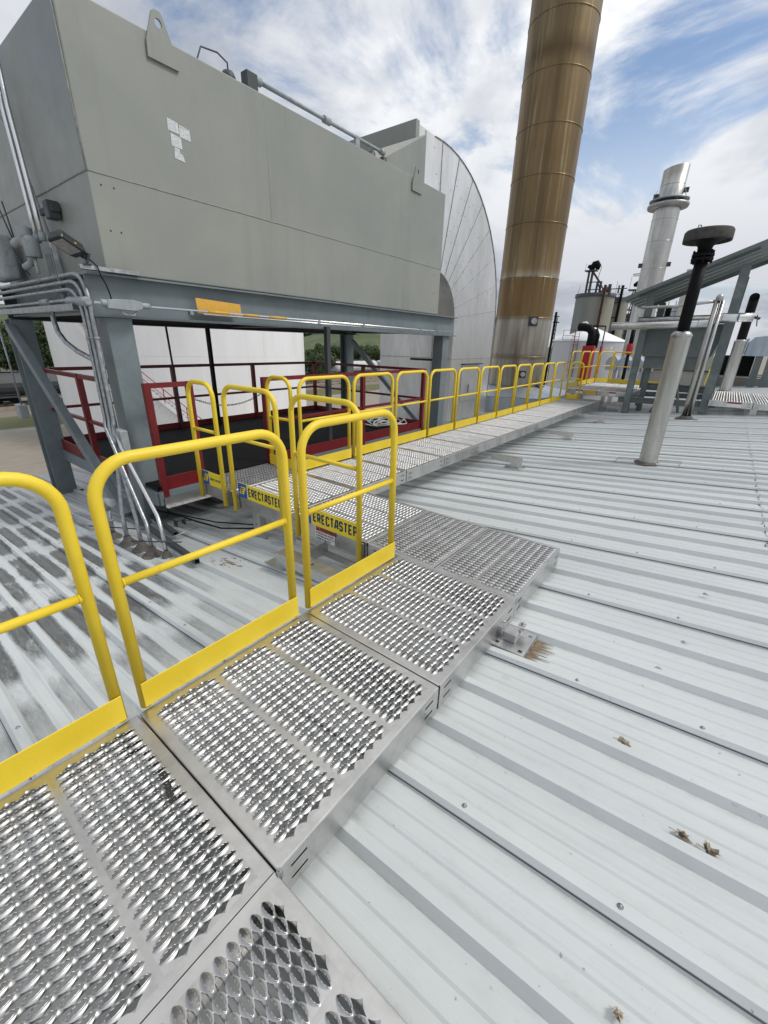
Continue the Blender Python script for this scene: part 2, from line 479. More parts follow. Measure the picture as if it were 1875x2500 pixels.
class MB:
    def __init__(self):
        self.v, self.f, self.s = [], [], []

    def add(self, vs, fs, smooth=False):
        o = len(self.v)
        self.v += [tuple(p) for p in vs]
        self.f += [tuple(i + o for i in f) for f in fs]
        self.s += [smooth] * len(fs)
        return self

    def box(self, a, b, M4=None):
        x0, y0, z0 = a
        x1, y1, z1 = b
        vs = [Vector(p) for p in ((x0, y0, z0), (x1, y0, z0), (x1, y1, z0), (x0, y1, z0), (x0, y0, z1), (x1, y0, z1), (x1, y1, z1), (x0, y1, z1))]
        if M4 is not None:
            vs = [M4 @ p for p in vs]
        return self.add(vs, [(0, 3, 2, 1), (4, 5, 6, 7), (0, 1, 5, 4), (1, 2, 6, 5), (2, 3, 7, 6), (3, 0, 4, 7)])

    def bar(self, p, q, w, h, up=(0, 0, 1)):
        p, q = Vector(p), Vector(q)
        d = (q - p)
        L = d.length
        d.normalize()
        up = Vector(up)
        sd_ = d.cross(up)
        if sd_.length < 1e-4:
            sd_ = d.cross(Vector((1, 0, 0)))
        sd_.normalize()
        u2 = sd_.cross(d)
        M4 = Matrix((( d.x, sd_.x, u2.x, p.x), (d.y, sd_.y, u2.y, p.y), (d.z, sd_.z, u2.z, p.z), (0, 0, 0, 1)))
        return self.box((0, -w / 2, -h / 2), (L, w / 2, h / 2), M4)

    def tube(self, pts, r, seg=12, cap=True, closed=False):
        pts = [Vector(p) for p in pts]
        n = len(pts)
        rs = r if isinstance(r, (list, tuple)) else [r] * n
        rings = []
        prev = None
        for i, p in enumerate(pts):
            if closed:
                t = pts[(i + 1) % n] - pts[i - 1]
            elif i == 0:
                t = pts[1] - p
            elif i == n - 1:
                t = p - pts[-2]
            else:
                t = (pts[i + 1] - p).normalized() + (p - pts[i - 1]).normalized()
            t.normalize()
            if prev is None:
                a = Vector((0, 0, 1)) if abs(t.z) < 0.9 else Vector((1, 0, 0))
                u = t.cross(a).normalized()
            else:
                u = (prev - t * prev.dot(t)).normalized()
            prev = u
            w = t.cross(u)
            k = 1.0
            if 0 < i < n - 1 and not closed:
                cth = (pts[i + 1] - p).normalized().dot((p - pts[i - 1]).normalized())
                k = 1.0 / max(0.6, math.sqrt(max(0.0, (1 + cth) / 2)))
            rings.append([p + (u * math.cos(a_) + w * math.sin(a_)) * rs[i] for a_ in [2 * math.pi * j / seg for j in range(seg)]])
        vs = [v for ring in rings for v in ring]
        fs = []
        m = n if closed else n - 1
        for i in range(m):
            for j in range(seg):
                a, b = i * seg + j, i * seg + (j + 1) % seg
                c, d = ((i + 1) % n) * seg + (j + 1) % seg, ((i + 1) % n) * seg + j
                fs.append((a, b, c, d))
        self.add(vs, fs, True)
        if cap and not closed:
            o = len(self.v) - len(vs)
            self.f.append(tuple(o + j for j in reversed(range(seg))))
            self.s.append(False)
            self.f.append(tuple(o + (n - 1) * seg + j for j in range(seg)))
            self.s.append(False)
        return self

    def cyl(self, p, q, r, seg=20, cap=True):
        return self.tube([p, q], r, seg, cap)

    def lathe(self, prof, cx=0, cy=0, seg=32, smooth=True, a0=0, a1=2 * math.pi):
        full = abs(a1 - a0 - 2 * math.pi) < 1e-6
        ns = seg if full else seg + 1
        vs, fs = [], []
        for (r, z) in prof:
            for j in range(ns):
                a = a0 + (a1 - a0) * j / seg
                vs.append((cx + r * math.cos(a), cy + r * math.sin(a), z))
        for i in range(len(prof) - 1):
            for j in range(seg):
                j2 = (j + 1) % ns
                fs.append((i * ns + j, i * ns + j2, (i + 1) * ns + j2, (i + 1) * ns + j))
        return self.add(vs, fs, smooth)

    def prism(self, poly, axis, a, b):
        """poly of 2-tuples extruded along axis from a to b"""
        def P(u, v, w):
            return {'x': (w, u, v), 'y': (u, w, v), 'z': (u, v, w)}[axis]
        n = len(poly)
        vs = [P(u, v, a) for u, v in poly] + [P(u, v, b) for u, v in poly]
        fs = [tuple(range(n)), tuple(range(2 * n - 1, n - 1, -1))]
        fs += [(i, i + n, (i + 1) % n + n, (i + 1) % n) for i in range(n)]
        return self.add(vs, fs)

    def grid_plate(self, P, u0, u1, v0, v1, holes):
        """flat plate with rectangular holes; P maps (u, v) to a point"""
        us = sorted(set([u0, u1] + [h[0] for h in holes] + [h[1] for h in holes]))
        vs_ = sorted(set([v0, v1] + [h[2] for h in holes] + [h[3] for h in holes]))
        for i in range(len(us) - 1):
            for j in range(len(vs_) - 1):
                cu, cv = (us[i] + us[i + 1]) / 2, (vs_[j] + vs_[j + 1]) / 2
                if any(h[0] < cu < h[1] and h[2] < cv < h[3] for h in holes):
                    continue
                self.add([P(us[i], vs_[j]), P(us[i + 1], vs_[j]), P(us[i + 1], vs_[j + 1]), P(us[i], vs_[j + 1])], [(0, 1, 2, 3)])
        return self

    def mesh(self, name, mat):
        me = bpy.data.meshes.new(name)
        me.from_pydata(self.v, [], self.f)
        me.polygons.foreach_set('use_smooth', self.s)
        me.materials.append(mat if not isinstance(mat, str) else MATS[mat])
        me.update()
        return me

    def build(self, name, mat, parent=None, bevel=0.0, seg=1):
        o = bpy.data.objects.new(name, self.mesh(name, mat))
        COL.objects.link(o)
        if parent is not None:
            o.parent = parent
        if bevel:
            b = o.modifiers.new('bevel', 'BEVEL')
            b.width = bevel
            b.segments = seg
            b.limit_method = 'ANGLE'
            b.angle_limit = R(40)
        return o


def tag(o, label, cat, group=None, kind=None):
    if label:
        o['label'] = label
    if cat:
        o['category'] = cat
    if group:
        o['group'] = group
    if kind:
        o['kind'] = kind
    return o


def thing(name, loc, label, cat, group=None, rz=0):
    o = bpy.data.objects.new(name, None)
    o.empty_display_size = 0.1
    COL.objects.link(o)
    o.location = loc
    o.rotation_euler = (0, 0, rz)
    return tag(o, label, cat, group)


def copy_tree(o, parent=None):
    c = o.copy()
    COL.objects.link(c)
    c.parent = parent
    for ch in list(o.children):
        copy_tree(ch, c)
    return c


def arc(cx, cy, r, a0, a1, n):
    return [(cx + r * math.cos(R(a0 + (a1 - a0) * i / n)), cy + r * math.sin(R(a0 + (a1 - a0) * i / n))) for i in range(n + 1)]


def text_mesh(mb_name, text, size, mat, M4, parent, offset=0.0, shear=0.0, spacing=1.0, extrude=0.0004, xscale=1.0, align='LEFT'):
    cu = bpy.data.curves.new(mb_name, 'FONT')
    cu.body = text
    cu.size = size
    cu.offset = offset
    cu.shear = shear
    cu.space_character = spacing
    cu.extrude = extrude
    cu.resolution_u = 3
    cu.align_x = align
    tmp = bpy.data.objects.new('tmp_text', cu)
    COL.objects.link(tmp)
    dg = bpy.context.evaluated_depsgraph_get()
    me = bpy.data.meshes.new_from_object(tmp.evaluated_get(dg))
    COL.objects.unlink(tmp)
    bpy.data.objects.remove(tmp)
    me.transform(Matrix.Diagonal((xscale, 1, 1, 1)))
    me.transform(M4)
    me.name = mb_name
    me.materials.clear()
    me.materials.append(MATS[mat])
    o = bpy.data.objects.new(mb_name, me)
    COL.objects.link(o)
    if parent is not None:
        o.parent = parent
    return o


# ------------------------------------------------------------------ the setting
ROOF_S = 0.09


def roof_z(x, off=0.0):
    return -0.133 + ROOF_S * x + off


def build_roof():
    x0, x1 = -9.85, 9.0
    rp = 0.3093
    y_start, n = 1.03 - rp * 24, 150
    prof = []
    for i in range(n):
        yc = y_start + rp * i
        seam = (i % 3 == 0)
        prof += [(yc - 0.046, 0.0)]
        if seam:
            prof += [(yc - 0.0335, 0.0140), (yc - 0.0375, 0.0143), (yc - 0.0368, 0.0172)]
        prof += [(yc - 0.022, 0.034), (yc + 0.018, 0.034), (yc + 0.046, 0.0)]
        for k in (1, 2):
            ym = yc + 0.046 + (rp - 0.092) * k / 3.0
            prof += [(ym - 0.018, 0.0), (ym - 0.008, 0.0048), (ym + 0.008, 0.0048), (ym + 0.018, 0.0)]
    m = MB()
    xs = [x0, -6, -3, 0, 0.70, 9.0]
    vs, fs = [], []
    for xi, x in enumerate(xs):
        for (y, h) in prof:
            vs.append((x, y, roof_z(x, h)))
    N = len(prof)
    for xi in range(len(xs) - 1):
        for j in range(N - 1):
            fs.append((xi * N + j, (xi + 1) * N + j, (xi + 1) * N + j + 1, xi * N + j + 1))
    m.add(vs, fs)
    # upper sheet lapping over the lower one at the end lap
    vs, fs = [], []
    for x, up in ((0.66, 0.0035), (0.665, 0.0045), (1.2, 0.0015)):
        for (y, h) in prof:
            vs.append((x, y, roof_z(x, h + up)))
    for xi in range(2):
        for j in range(N - 1):
            fs.append((xi * N + j, (xi + 1) * N + j, (xi + 1) * N + j + 1, xi * N + j + 1))
    m.add(vs, fs)
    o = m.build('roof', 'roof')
    tag(o, 'pale grey ribbed metal roof carrying the walkways', None, kind='structure')
    # open edge of the overlapping sheet on every third rib
    for i in range(60):
        yc = y_start + rp * 3 * i
        if yc < -1.5 or yc > 16:
            continue
        m = MB()
        m.bar((x0 + 0.02, yc - 0.0395, roof_z(x0 + 0.02, 0.0118)), (x1, yc - 0.0395, roof_z(x1, 0.0118)), 0.0026, 0.003)
        m.build('lap_joint', 'dark_grey', o)
    # ragged bead of sealant along the end lap
    m = MB()
    yy = 2.0
    while yy < 12.5:
        L = random.uniform(0.03, 0.12)
        jx = random.uniform(-0.012, 0.012)
        ph = ((yy - y_start) / rp) % 1.0
        h = 0.036 if (ph < 0.06 or ph > 0.94) else 0.006
        m.bar((0.655 + jx, yy, roof_z(0.655, h)), (0.655 + random.uniform(-0.014, 0.014), yy + L, roof_z(0.655, h)), random.uniform(0.003, 0.008), 0.004)
        yy += L + random.uniform(0.0, 0.22)
    m.build('sealant_bead', 'rubber', o)
    # screws
    sm = MB()
    sm.lathe([(0.0095, 0.0), (0.0095, 0.0012), (0.0055, 0.003), (0.005, 0.0075), (0.0, 0.008)], seg=10)
    me = sm.mesh('roof_screw', 'galv')
    cnt = 0
    for i in range(150):
        if i % 3:
            continue
        y = y_start + rp * i
        if y < -0.5 or y > 10:
            continue
        for k in range(18):
            x = -5.0 + 0.52 * k + (0.11 if (i // 3) % 2 else -0.05)
            if y > 5 and (x < -2.6 or k % 2):
                continue
            if y < 2.3 and -1.7 < x < -0.6:
                continue
            if x > 1.4 or cnt > 96:
                continue
            s = bpy.data.objects.new('roof_screw', me)
            COL.objects.link(s)
            s.parent = o
            s.location = (x, y, roof_z(x, 0.034))
            s.rotation_euler = (0, -math.atan(ROOF_S), 0)
            cnt += 1
    # thin caulked patches around the base of the near flue
    return o


roof = build_roof()

w = MB()
w.box((-9.75, -6.3, -7.0), (-9.55, 38.5, -1.05))
w.box((-9.55, -6.3, -7.0), (9.0, -6.1, -1.05))
w.box((-9.55, 38.3, -7.0), (9.0, 38.5, -1.05))
w.box((8.8, -6.1, -7.0), (9.0, 38.3, 0.6))
tag(w.build('building_wall', 'building'), 'plain grey wall of the building beneath the metal roof', 'wall')

g = MB()
GX = [-1400, -500, -320, -200, -120, -60, -10, 200, 1400]
GY = [-1400, -300, -60, 60, 200, 400, 700, 1400]
vs = [(x, y, -7.0) for x in GX for y in GY]
fs = [(i * len(GY) + j, (i + 1) * len(GY) + j, (i + 1) * len(GY) + j + 1, i * len(GY) + j + 1) for i in range(len(GX) - 1) for j in range(len(GY) - 1)]
g.add(vs, fs)
tag(g.build('ground', 'ground'), 'flat gravel yard, grass strips and a straw coloured field', None, kind='structure')

# rolling hills far behind
h = MB()
NH = 60
hv = []
for i in range(NH + 1):
    az = R(-100 + 100 * i / NH)
    for j, (rho, k) in enumerate(((235, 0.0), (275, 0.55), (330, 1.0), (420, 1.15), (560, 1.5), (700, 0.2))):
        azd = -100 + 100 * i / NH
        bump_ = 17.5 * math.exp(-((azd + 41) / 6.5) ** 2) + 20 * math.exp(-((azd + 80) / 16) ** 2) + 4 + 2.0 * math.sin(azd * 0.6) + 1.2 * math.sin(azd * 1.7)
        zz_ = -7.2 + k * bump_ * (0.92 if j == 2 else 1.0)
        hv.append((rho * math.sin(az), rho * math.cos(az), zz_))
hf = [(i * 6 + j, (i + 1) * 6 + j, (i + 1) * 6 + j + 1, i * 6 + j + 1) for i in range(NH) for j in range(5)]
h.add(hv, hf, True)
tag(h.build('hills', 'hill'), 'low green hills on the horizon', None, kind='structure')

# ------------------------------------------------------------------ walkway panels
TP, TC = 0.055, 0.0365     # tread pitch along and across the teeth
BAND = 0.291               # distance between tread strips


def tread_mesh(nrows, fine=True):
    """one strip of toothed eyes: 5 raised serrated ovals per row, sunk slots between; long axis = x"""
    m = MB()
    NQ = 6 if fine else 4          # points per quarter
    BE = 0.0034
    y0 = -(nrows - 1) / 2 * TC
    hx_, hy_ = TP / 2, TC / 2
    nl = math.hypot(hx_, hy_)

    def edge(cx, cy, qx, qy, role):
        """cell edge from the side corner to the outer tip, bowed outwards round a raised eye"""
        pts = []
        for k in range(NQ + 1):
            u = k / NQ
            x, y = qx * hx_ * (1 - u), qy * hy_ * u
            bl = BE * math.sin(math.pi * u) * (1 if role > 0 else -1)
            pts.append((cx + x + qx * hy_ / nl * bl, cy + y + qy * hx_ / nl * bl))
        return pts

    def loop(cx, cy, role):
        out_ = []
        for (qx, qy, fl) in ((1, 1, 0), (-1, 1, 1), (-1, -1, 0), (1, -1, 1)):
            e = edge(cx, cy, qx, qy, role)
            if fl:
                e = e[::-1]
            out_ += e[:-1]
        return out_

    def eye(cx, cy, role):
        bnd = loop(cx, cy, role)
        n = len(bnd)
        rings = []
        if role > 0:
            a, w, h = 0.0238, 0.0076, 0.0080
            spec = ((0.42, 0.10), (0.10, 0.62), (0.0, 1.0), (-0.06, 0.70))
        else:
            a, w, h = 0.0230, 0.0074, -0.0060
            spec = ((0.40, 0.30), (0.0, 1.0), (-0.05, 1.25))
        rings.append([(x, y, 0.0) for x, y in bnd])
        for si, (f, hf) in enumerate(spec):
            ring = []
            for i in range(n):
                th = 2 * math.pi * i / n
                ex = a * math.cos(th)
                ey = w * math.copysign(abs(math.sin(th)) ** (0.9 if role > 0 else 1.35), math.sin(th))
                bx, by = bnd[i][0] - cx, bnd[i][1] - cy
                x, y = bx * f + ex * (1 - f), by * f + ey * (1 - f)
                env = max(0.0, 1 - (math.cos(th)) ** 6)
                z = h * hf * (0.50 + 0.50 * env)
                if role > 0 and si == 2 and fine:
                    z += 0.0014 if i % 2 else -0.0008
                    y *= 1.0 if i % 2 else 0.80
                ring.append((cx + x, cy + y, z))
            rings.append(ring)
        vs = [v for r_ in rings for v in r_]
        fs = []
        for k in range(len(rings) - 1):
            for i in range(n):
                j = (i + 1) % n
                fs.append((k * n + i, k * n + j, (k + 1) * n + j, (k + 1) * n + i))
        m.add(vs, fs, True)

    for r in range(nrows):
        for k in range(5):
            eye((k - 2) * TP, y0 + r * TC, 1)
    for r in range(nrows + 1):
        for k in range(4):
            eye((k - 1.5) * TP, y0 + (r - 0.5) * TC, -1)
    X = 2.5 * TP
    # flat fillets that square the strip off
    for r in range(nrows + 1):
        yb = y0 + (r - 0.5) * TC
        for s_ in (-1, 1):
            e1 = edge(s_ * X, yb, -s_, 1, -1)
            e2 = edge(s_ * X, yb, -s_, -1, -1)
            poly = e1[::-1] + e2[1:]
            vs = [(x, y, 0) for x, y in poly]
            f = tuple(range(len(vs)))
            m.add(vs, [f if s_ > 0 else f[::-1]])
    for s_ in (-1, 1):
        yo = s_ * ((nrows - 1) / 2 * TC + TC)
        for k in range(-2, 3):
            e1 = edge(k * TP, yo, 1, -s_, 1)
            e2 = edge(k * TP, yo, -1, -s_, 1)
            poly = e1 + e2[::-1][1:]
            vs = [(x, y, 0) for x, y in poly]
            # fan from the apex keeps the bowed sides valid
            ap = NQ
            f = tuple(range(len(vs)))
            m.add(vs, [f if s_ < 0 else f[::-1]])
    return m


_tread_cache = {}


def panel(name, cx, cy, z, L, W, nb, axis, label, group, fine=True, legs=(), mat_f='alu'):
    """L = size along the teeth (across the strips), W = length of the strips; axis 'y' puts the teeth along Y"""
    t = thing(name, (cx, cy, z), label, 'walkway panel', group, R(90) if axis == 'y' else 0)
    nrows = int((W - 0.075) / TC)
    key = (nrows, fine)
    if key not in _tread_cache:
        _tread_cache[key] = tread_mesh(nrows, fine).mesh('tread_strip', 'tread')
    hy = nrows / 2 * TC + TC / 2
    hx = 2.5 * TP
    xs = [(k - (nb - 1) / 2) * BAND for k in range(nb)]
    for x in xs:
        s = bpy.data.objects.new('tread_strip', _tread_cache[key])
        COL.objects.link(s)
        s.parent = t
        s.location = (x, 0, 0)
    key2 = ('frame', L, W, nb)
    if key2 not in _tread_cache:
        m = MB()
        a, b = L / 2 - 0.0025, W / 2 - 0.0025
        r = 0.006
        ai, bi = a - r, b - r
        m.grid_plate(lambda u, v: (u, v, 0.0), -ai, ai, -bi, bi, [(x - hx, x + hx, -hy, hy) for x in xs])
        D_ = 0.15
        # rounded fold and skirts with slotted holes
        for (sx, sy) in ((1, 0), (-1, 0), (0, 1), (0, -1)):
            half = bi if sx else ai
            ed = a if sx else b
            for (r0, r1) in (((ed - r, 0.0), (ed - r * 0.4, -r * 0.13)), ((ed - r * 0.4, -r * 0.13), (ed - r * 0.08, -r * 0.55)), ((ed - r * 0.08, -r * 0.55), (ed, -r * 1.1))):
                def P(u, q):
                    return (sx * q[0], u, q[1]) if sx else (u, sy * q[0], q[1])
                m.add([P(-half, r0), P(half, r0), P(half, r1), P(-half, r1)], [(0, 1, 2, 3)], True)
            slots = []
            for e in (-1, 1):
                c0 = e * (half - 0.075)
                for zz_ in (-0.045, -0.105):
                    slots.append((c0 - 0.033, c0 + 0.033, zz_ - 0.0055, zz_ + 0.0055))
            m.grid_plate((lambda u, v: (sx * ed, u, v)) if sx else (lambda u, v: (u, sy * ed, v)), -half, half, -D_, -r * 1.1, slots)
            # backing channel wall 20 mm inside, closes the slots from the light
            m.grid_plate((lambda u, v: (sx * (ed - 0.004), u, v)) if sx else (lambda u, v: (u, sy * (ed - 0.004), v)), -half, half, -D_, -0.012, slots)
            fl = 0.035
            m.add([((sx * ed, -half, -D_) if sx else (-half, sy * ed, -D_)), ((sx * ed, half, -D_) if sx else (half, sy * ed, -D_)),
                   ((sx * (ed - fl), half, -D_) if sx else (half, sy * (ed - fl), -D_)), ((sx * (ed - fl), -half, -D_) if sx else (-half, sy * (ed - fl), -D_))], [(0, 1, 2, 3)])
        _tread_cache[key2] = m.mesh('panel_frame', mat_f)
        # cross members beneath the plate
        m2 = MB()
        for k in range(nb + 1):
            x = xs[0] - BAND / 2 + BAND * k
            x = max(-a + 0.02, min(a - 0.02, x))
            m2.box((x - 0.003, -b + 0.02, -0.05), (x + 0.003, b - 0.02, -0.004))
        _tread_cache[key2 + ('x',)] = m2.mesh('cross_member', mat_f)
    for nm, kk in (('panel_frame', key2), ('cross_member', key2 + ('x',))):
        s = bpy.data.objects.new(nm, _tread_cache[kk])
        COL.objects.link(s)
        s.parent = t
    return t


XE = -0.684                # right edge of the near run
WN = 0.914
JP = 0.940
J1 = 0.418
cxn = XE - WN / 2
G_PAN = 'perforated aluminium walkway panels'
panel('walkway_platform', cxn, J1 - JP / 2, 0, JP, WN, 3, 'y', 'silver perforated walkway panel in the bottom left corner with a black scuff on its teeth', G_PAN)
panel('walkway_platform', cxn, J1 + JP / 2, 0, JP, WN, 3, 'y', 'silver perforated walkway panel in front of the nearest full yellow rail', G_PAN)
panel('walkway_platform', cxn, J1 + JP * 1.5, 0, JP, WN, 3, 'y', 'silver perforated walkway panel beside the low yellow toe board, last before the cross run', G_PAN)
# panel at the very bottom, teeth turned across
panel('walkway_platform', XE + JP / 2 - 0.02, J1 - WN / 2, -0.0, JP, WN, 3, 'x', 'silver walkway panel at the bottom edge with its serrated eyes turned to the right', G_PAN)
panel('walkway_platform', cxn, J1 - JP * 1.5, 0, JP, WN, 3, 'y', 'silver perforated walkway panel reaching out of the picture at the lower left', G_PAN)
J3 = J1 + 2 * JP - 0.012   # 2.286
CW = 0.93
CL = 0.612
panel('walkway_platform', XE - CL / 2, J3 + CW / 2, 0, CL, CW, 2, 'x', 'two strip walkway panel at the right hand end of the cross run, brightest one', G_PAN)
panel('walkway_platform', XE - CL * 1.5, J3 + CW / 2, 0, CL, CW, 2, 'x', 'duller two strip walkway panel between the end panel and the lettered panels', G_PAN)
XD = XE - CL * 2           # -1.908
panel('walkway_platform', XD - CW / 2, J3 + CW / 2, 0, CW, CW, 3, 'y', 'walkway panel carrying the white and orange warning label on its side', G_PAN)
XL = XD - CW               # -2.838
panel('walkway_platform', XL - CW / 2, J3 + CW / 2, 0, CW, CW, 3, 'y', 'walkway panel at the corner where the long run starts, behind the fully lettered board', G_PAN)
XF = XL - CW               # -3.768
panel('walkway_platform', XF - CL / 2, J3 + CW / 2, 0, CL, CW, 2, 'x', 'narrow grey walkway panel next to the red platform', G_PAN)
YL = J3 + CW
ordn = ['first', 'second', 'third', 'fourth', 'fifth', 'sixth', 'seventh', 'eighth', 'ninth', 'tenth', 'eleventh', 'twelfth']
LN = 0.941
for k in range(12):
    panel('walkway_platform', XL - CW / 2, YL + LN * (k + 0.5), 0, LN, CW, 3, 'y',
          'silver panel of the long straight walkway, %s from its near corner' % ordn[k], G_PAN, fine=(k < 3))
YEND = YL + LN * 12        # 14.5

# black scuff wiped over the teeth of the nearest panel
m = MB()
for i in range(7):
    x, y = -1.245 + i * 0.019 + random.uniform(-.006, .006), 0.352 - i * 0.004
    m.add([(x - 0.009, y - 0.012, 0.0075), (x + 0.010, y - 0.010, 0.0072), (x + 0.011, y + 0.010, 0.0078), (x - 0.008, y + 0.013, 0.0074)], [(0, 1, 2, 3)])

tag(m.build('scuff_mark', 'decal_black'), 'black rubber scuff smeared over teeth of the lower left walkway', 'scuff mark')

# bolt between the two near panels
m = MB()
m.lathe([(0.0, 0.012), (0.009, 0.011), (0.011, 0.004), (0.011, -0.02)], XE + 0.004, J1 + 0.003, 6, False)
m.cyl((XE + 0.004, J1 + 0.003, 0.010), (XE + 0.004, J1 + 0.003, 0.018), 0.0045, 8)
tag(m.build('corner_bolt', 'galv'), 'small bright bolt at the corner joint between near walkway panels', 'bolt')

# ------------------------------------------------------------------ handrails
G_RAIL = 'yellow hoop handrails along the walkways'


def rail(x0, y0, x1, y1, label, z=0.0, H=1.095, drop=0.0, toe=True, toe_side=1, toe_h=0.125, r=0.0225, rad=0.14, mid=0.60, group=G_RAIL, seg=16):
    """hoop rail from post (x0,y0) to post (x1,y1); toe board on toe_side of it"""
    L = math.hypot(x1 - x0, y1 - y0)
    ang = math.atan2(y1 - y0, x1 - x0)
    t = thing('handrail', (x0, y0, z), label, 'handrail', group, ang)
    rad = min(rad, L * 0.42)
    pts = [(0, 0, -drop)]
    pts += [(0, 0, H - rad - r)]
    c = H - rad - r
    for i in range(1, 8):
        a = math.pi - (math.pi / 2) * i / 8
        pts.append((rad + rad * math.cos(a), 0, c + rad * math.sin(a)))
    pts.append((rad, 0, c + rad))
    pts.append((L - rad, 0, c + rad))
    for i in range(1, 8):
        a = math.pi / 2 - (math.pi / 2) * i / 8
        pts.append((L - rad + rad * math.cos(a), 0, c + rad * math.sin(a)))
    pts.append((L, 0, c))
    pts.append((L, 0, -drop))
    MB().tube(pts, r, seg).build('hoop', 'yellow', t)
    m = MB()
    m.tube([(0.0, 0, mid), (L, 0, mid)], r * 0.74, 12)
    for xx_ in (r * 0.9, L - r * 0.9):
        s_ = 1 if xx_ < L / 2 else -1
        m.tube([(xx_, 0, mid), (xx_ + s_ * 0.006, 0, mid)], [r * 1.0, r * 0.8], 12)
    m.build('mid_rail', 'yellow', t)
    if toe:
        m = MB()
        yy_ = toe_side * (r + 0.003)
        m.box((-0.012, min(yy_, yy_ + toe_side * 0.005), 0.012), (L + 0.012, max(yy_, yy_ + toe_side * 0.005), 0.012 + toe_h))
        m.build('toe_board', 'yellow', t, bevel=0.0012)
        # brown weld traces where the plate meets the posts
    for xx_ in (0, L):
        m = MB()
        m.box((xx_ - 0.03, -0.012 + toe_side * 0.022, -0.13 - 0.02), (xx_ + 0.03, 0.006 + toe_side * 0.022, -0.012))
        m.build('socket', 'galv', t)
    return t


XR = -1.622
rail(XR, -0.47, XR, 0.362, 'nearest yellow hoop rail, cut off by the left edge of the picture', toe_side=-1)
rail(XR, 0.462, XR, 1.288, 'big yellow hoop rail in the left foreground, first one seen whole', toe_side=-1)
rail(XR, 1.405, XR, 2.212, 'yellow hoop rail on the near run, last before the cross walkway', toe_side=-1)
YR = 2.255
SO = 0.17
r3 = rail(-2.70, YR, -1.965, YR, 'yellow hoop rail with the board above the orange warning label', drop=SO, toe=False)
r4 = rail(-3.655, YR, -2.90, YR, 'yellow hoop rail with the blue and yellow lettered board, centre of the front row', drop=SO, toe=False)
r5 = rail(-4.29, YR, -3.84, YR, 'narrow yellow hoop rail beside the red gate frame', drop=SO, toe=False)
rail(-4.30, YL + 0.03, -3.88, YL + 0.03, 'narrow yellow hoop rail across the gap behind the narrow panel', toe_side=-1)
XLr = XF - 0.018
for k in range(11):
    y0 = YL + 0.075 + LN * k
    rail(XLr, y0, XLr, y0 + 0.845, 'yellow hoop rail on the long walkway, %s from the near corner' % ordn[k], toe_side=-1, seg=12)
rail(XLr + 0.02, YEND - 0.42, XLr + 0.40, YEND - 0.42 + 0.02, 'small yellow hoop rail closing the far end of the long walkway', toe_side=1, seg=12)


GL = {
    'E': [[(1, 0), (0, 0), (0, 1), (1, 1)], [(0, .5), (.85, .5)]],
    'R': [[(0, 0), (0, 1), (.8, 1), (1, .86), (1, .62), (.8, .48), (0.3, .48)], [(.62, .44), (1, 0)]],
    'C': [[(1, .26), (1, .14), (.8, 0), (.2, 0), (0, .14), (0, .86), (.2, 1), (.8, 1), (1, .86), (1, .74)]],
    'T': [[(-.08, 1), (1.08, 1)], [(.5, 0), (.5, .9)]],
    'A': [[(-.18, 0), (.34, 1), (1.0, 1), (1.0, 0)], [(.30, .30), (.9, .30)]],
    'S': [[(0, .24), (0, .14), (.2, 0), (.8, 0), (1, .14), (1, .38), (.82, .5), (.18, .5), (0, .62), (0, .86), (.2, 1), (.8, 1), (1, .86), (1, .76)]],
    'P': [[(0, -.06), (0, 1), (.8, 1), (1, .86), (1, .58), (.8, .44), (.25, .44)]],
}


def stroke_text(name, text, x0, z0, width, height, mat, parent):
    """heavy square-cut capitals made of mitred strokes, standing 1 mm proud"""
    n = len(text)
    pitch = width / n
    gw, th = pitch * 0.54, pitch * 0.33
    o = None
    for i, ch_ in enumerate(text):
        m = MB()
        ox = x0 + pitch * i + pitch * 0.13
        for j, st_ in enumerate(GL[ch_]):
            pts = [(ox + u * gw, z0 + v * height) for u, v in st_]
            left, right = [], []
            for k, (x, z) in enumerate(pts):
                def nrm(a, b):
                    d = math.hypot(b[0] - a[0], b[1] - a[1])
                    return (-(b[1] - a[1]) / d, (b[0] - a[0]) / d)
                if k == 0:
                    nx, nz = nrm(pts[0], pts[1]); k2 = 1
                elif k == len(pts) - 1:
                    nx, nz = nrm(pts[-2], pts[-1]); k2 = 1
                else:
                    a1, a2 = nrm(pts[k - 1], pts[k]), nrm(pts[k], pts[k + 1])
                    nx, nz = a1[0] + a2[0], a1[1] + a2[1]
                    d = math.hypot(nx, nz)
                    nx, nz = nx / d, nz / d
                    k2 = 1 / max(0.5, nx * a1[0] + nz * a1[1])
                h_ = th / 2 * k2
                left.append((x + nx * h_, -0.0008 - j * 0.0003, z + nz * h_))
                right.append((x - nx * h_, -0.0008 - j * 0.0003, z - nz * h_))
            q = len(pts)
            m.add(left + right, [(k, k + 1, q + k + 1, q + k) for k in range(q - 1)])
        m.build(name, mat, parent)


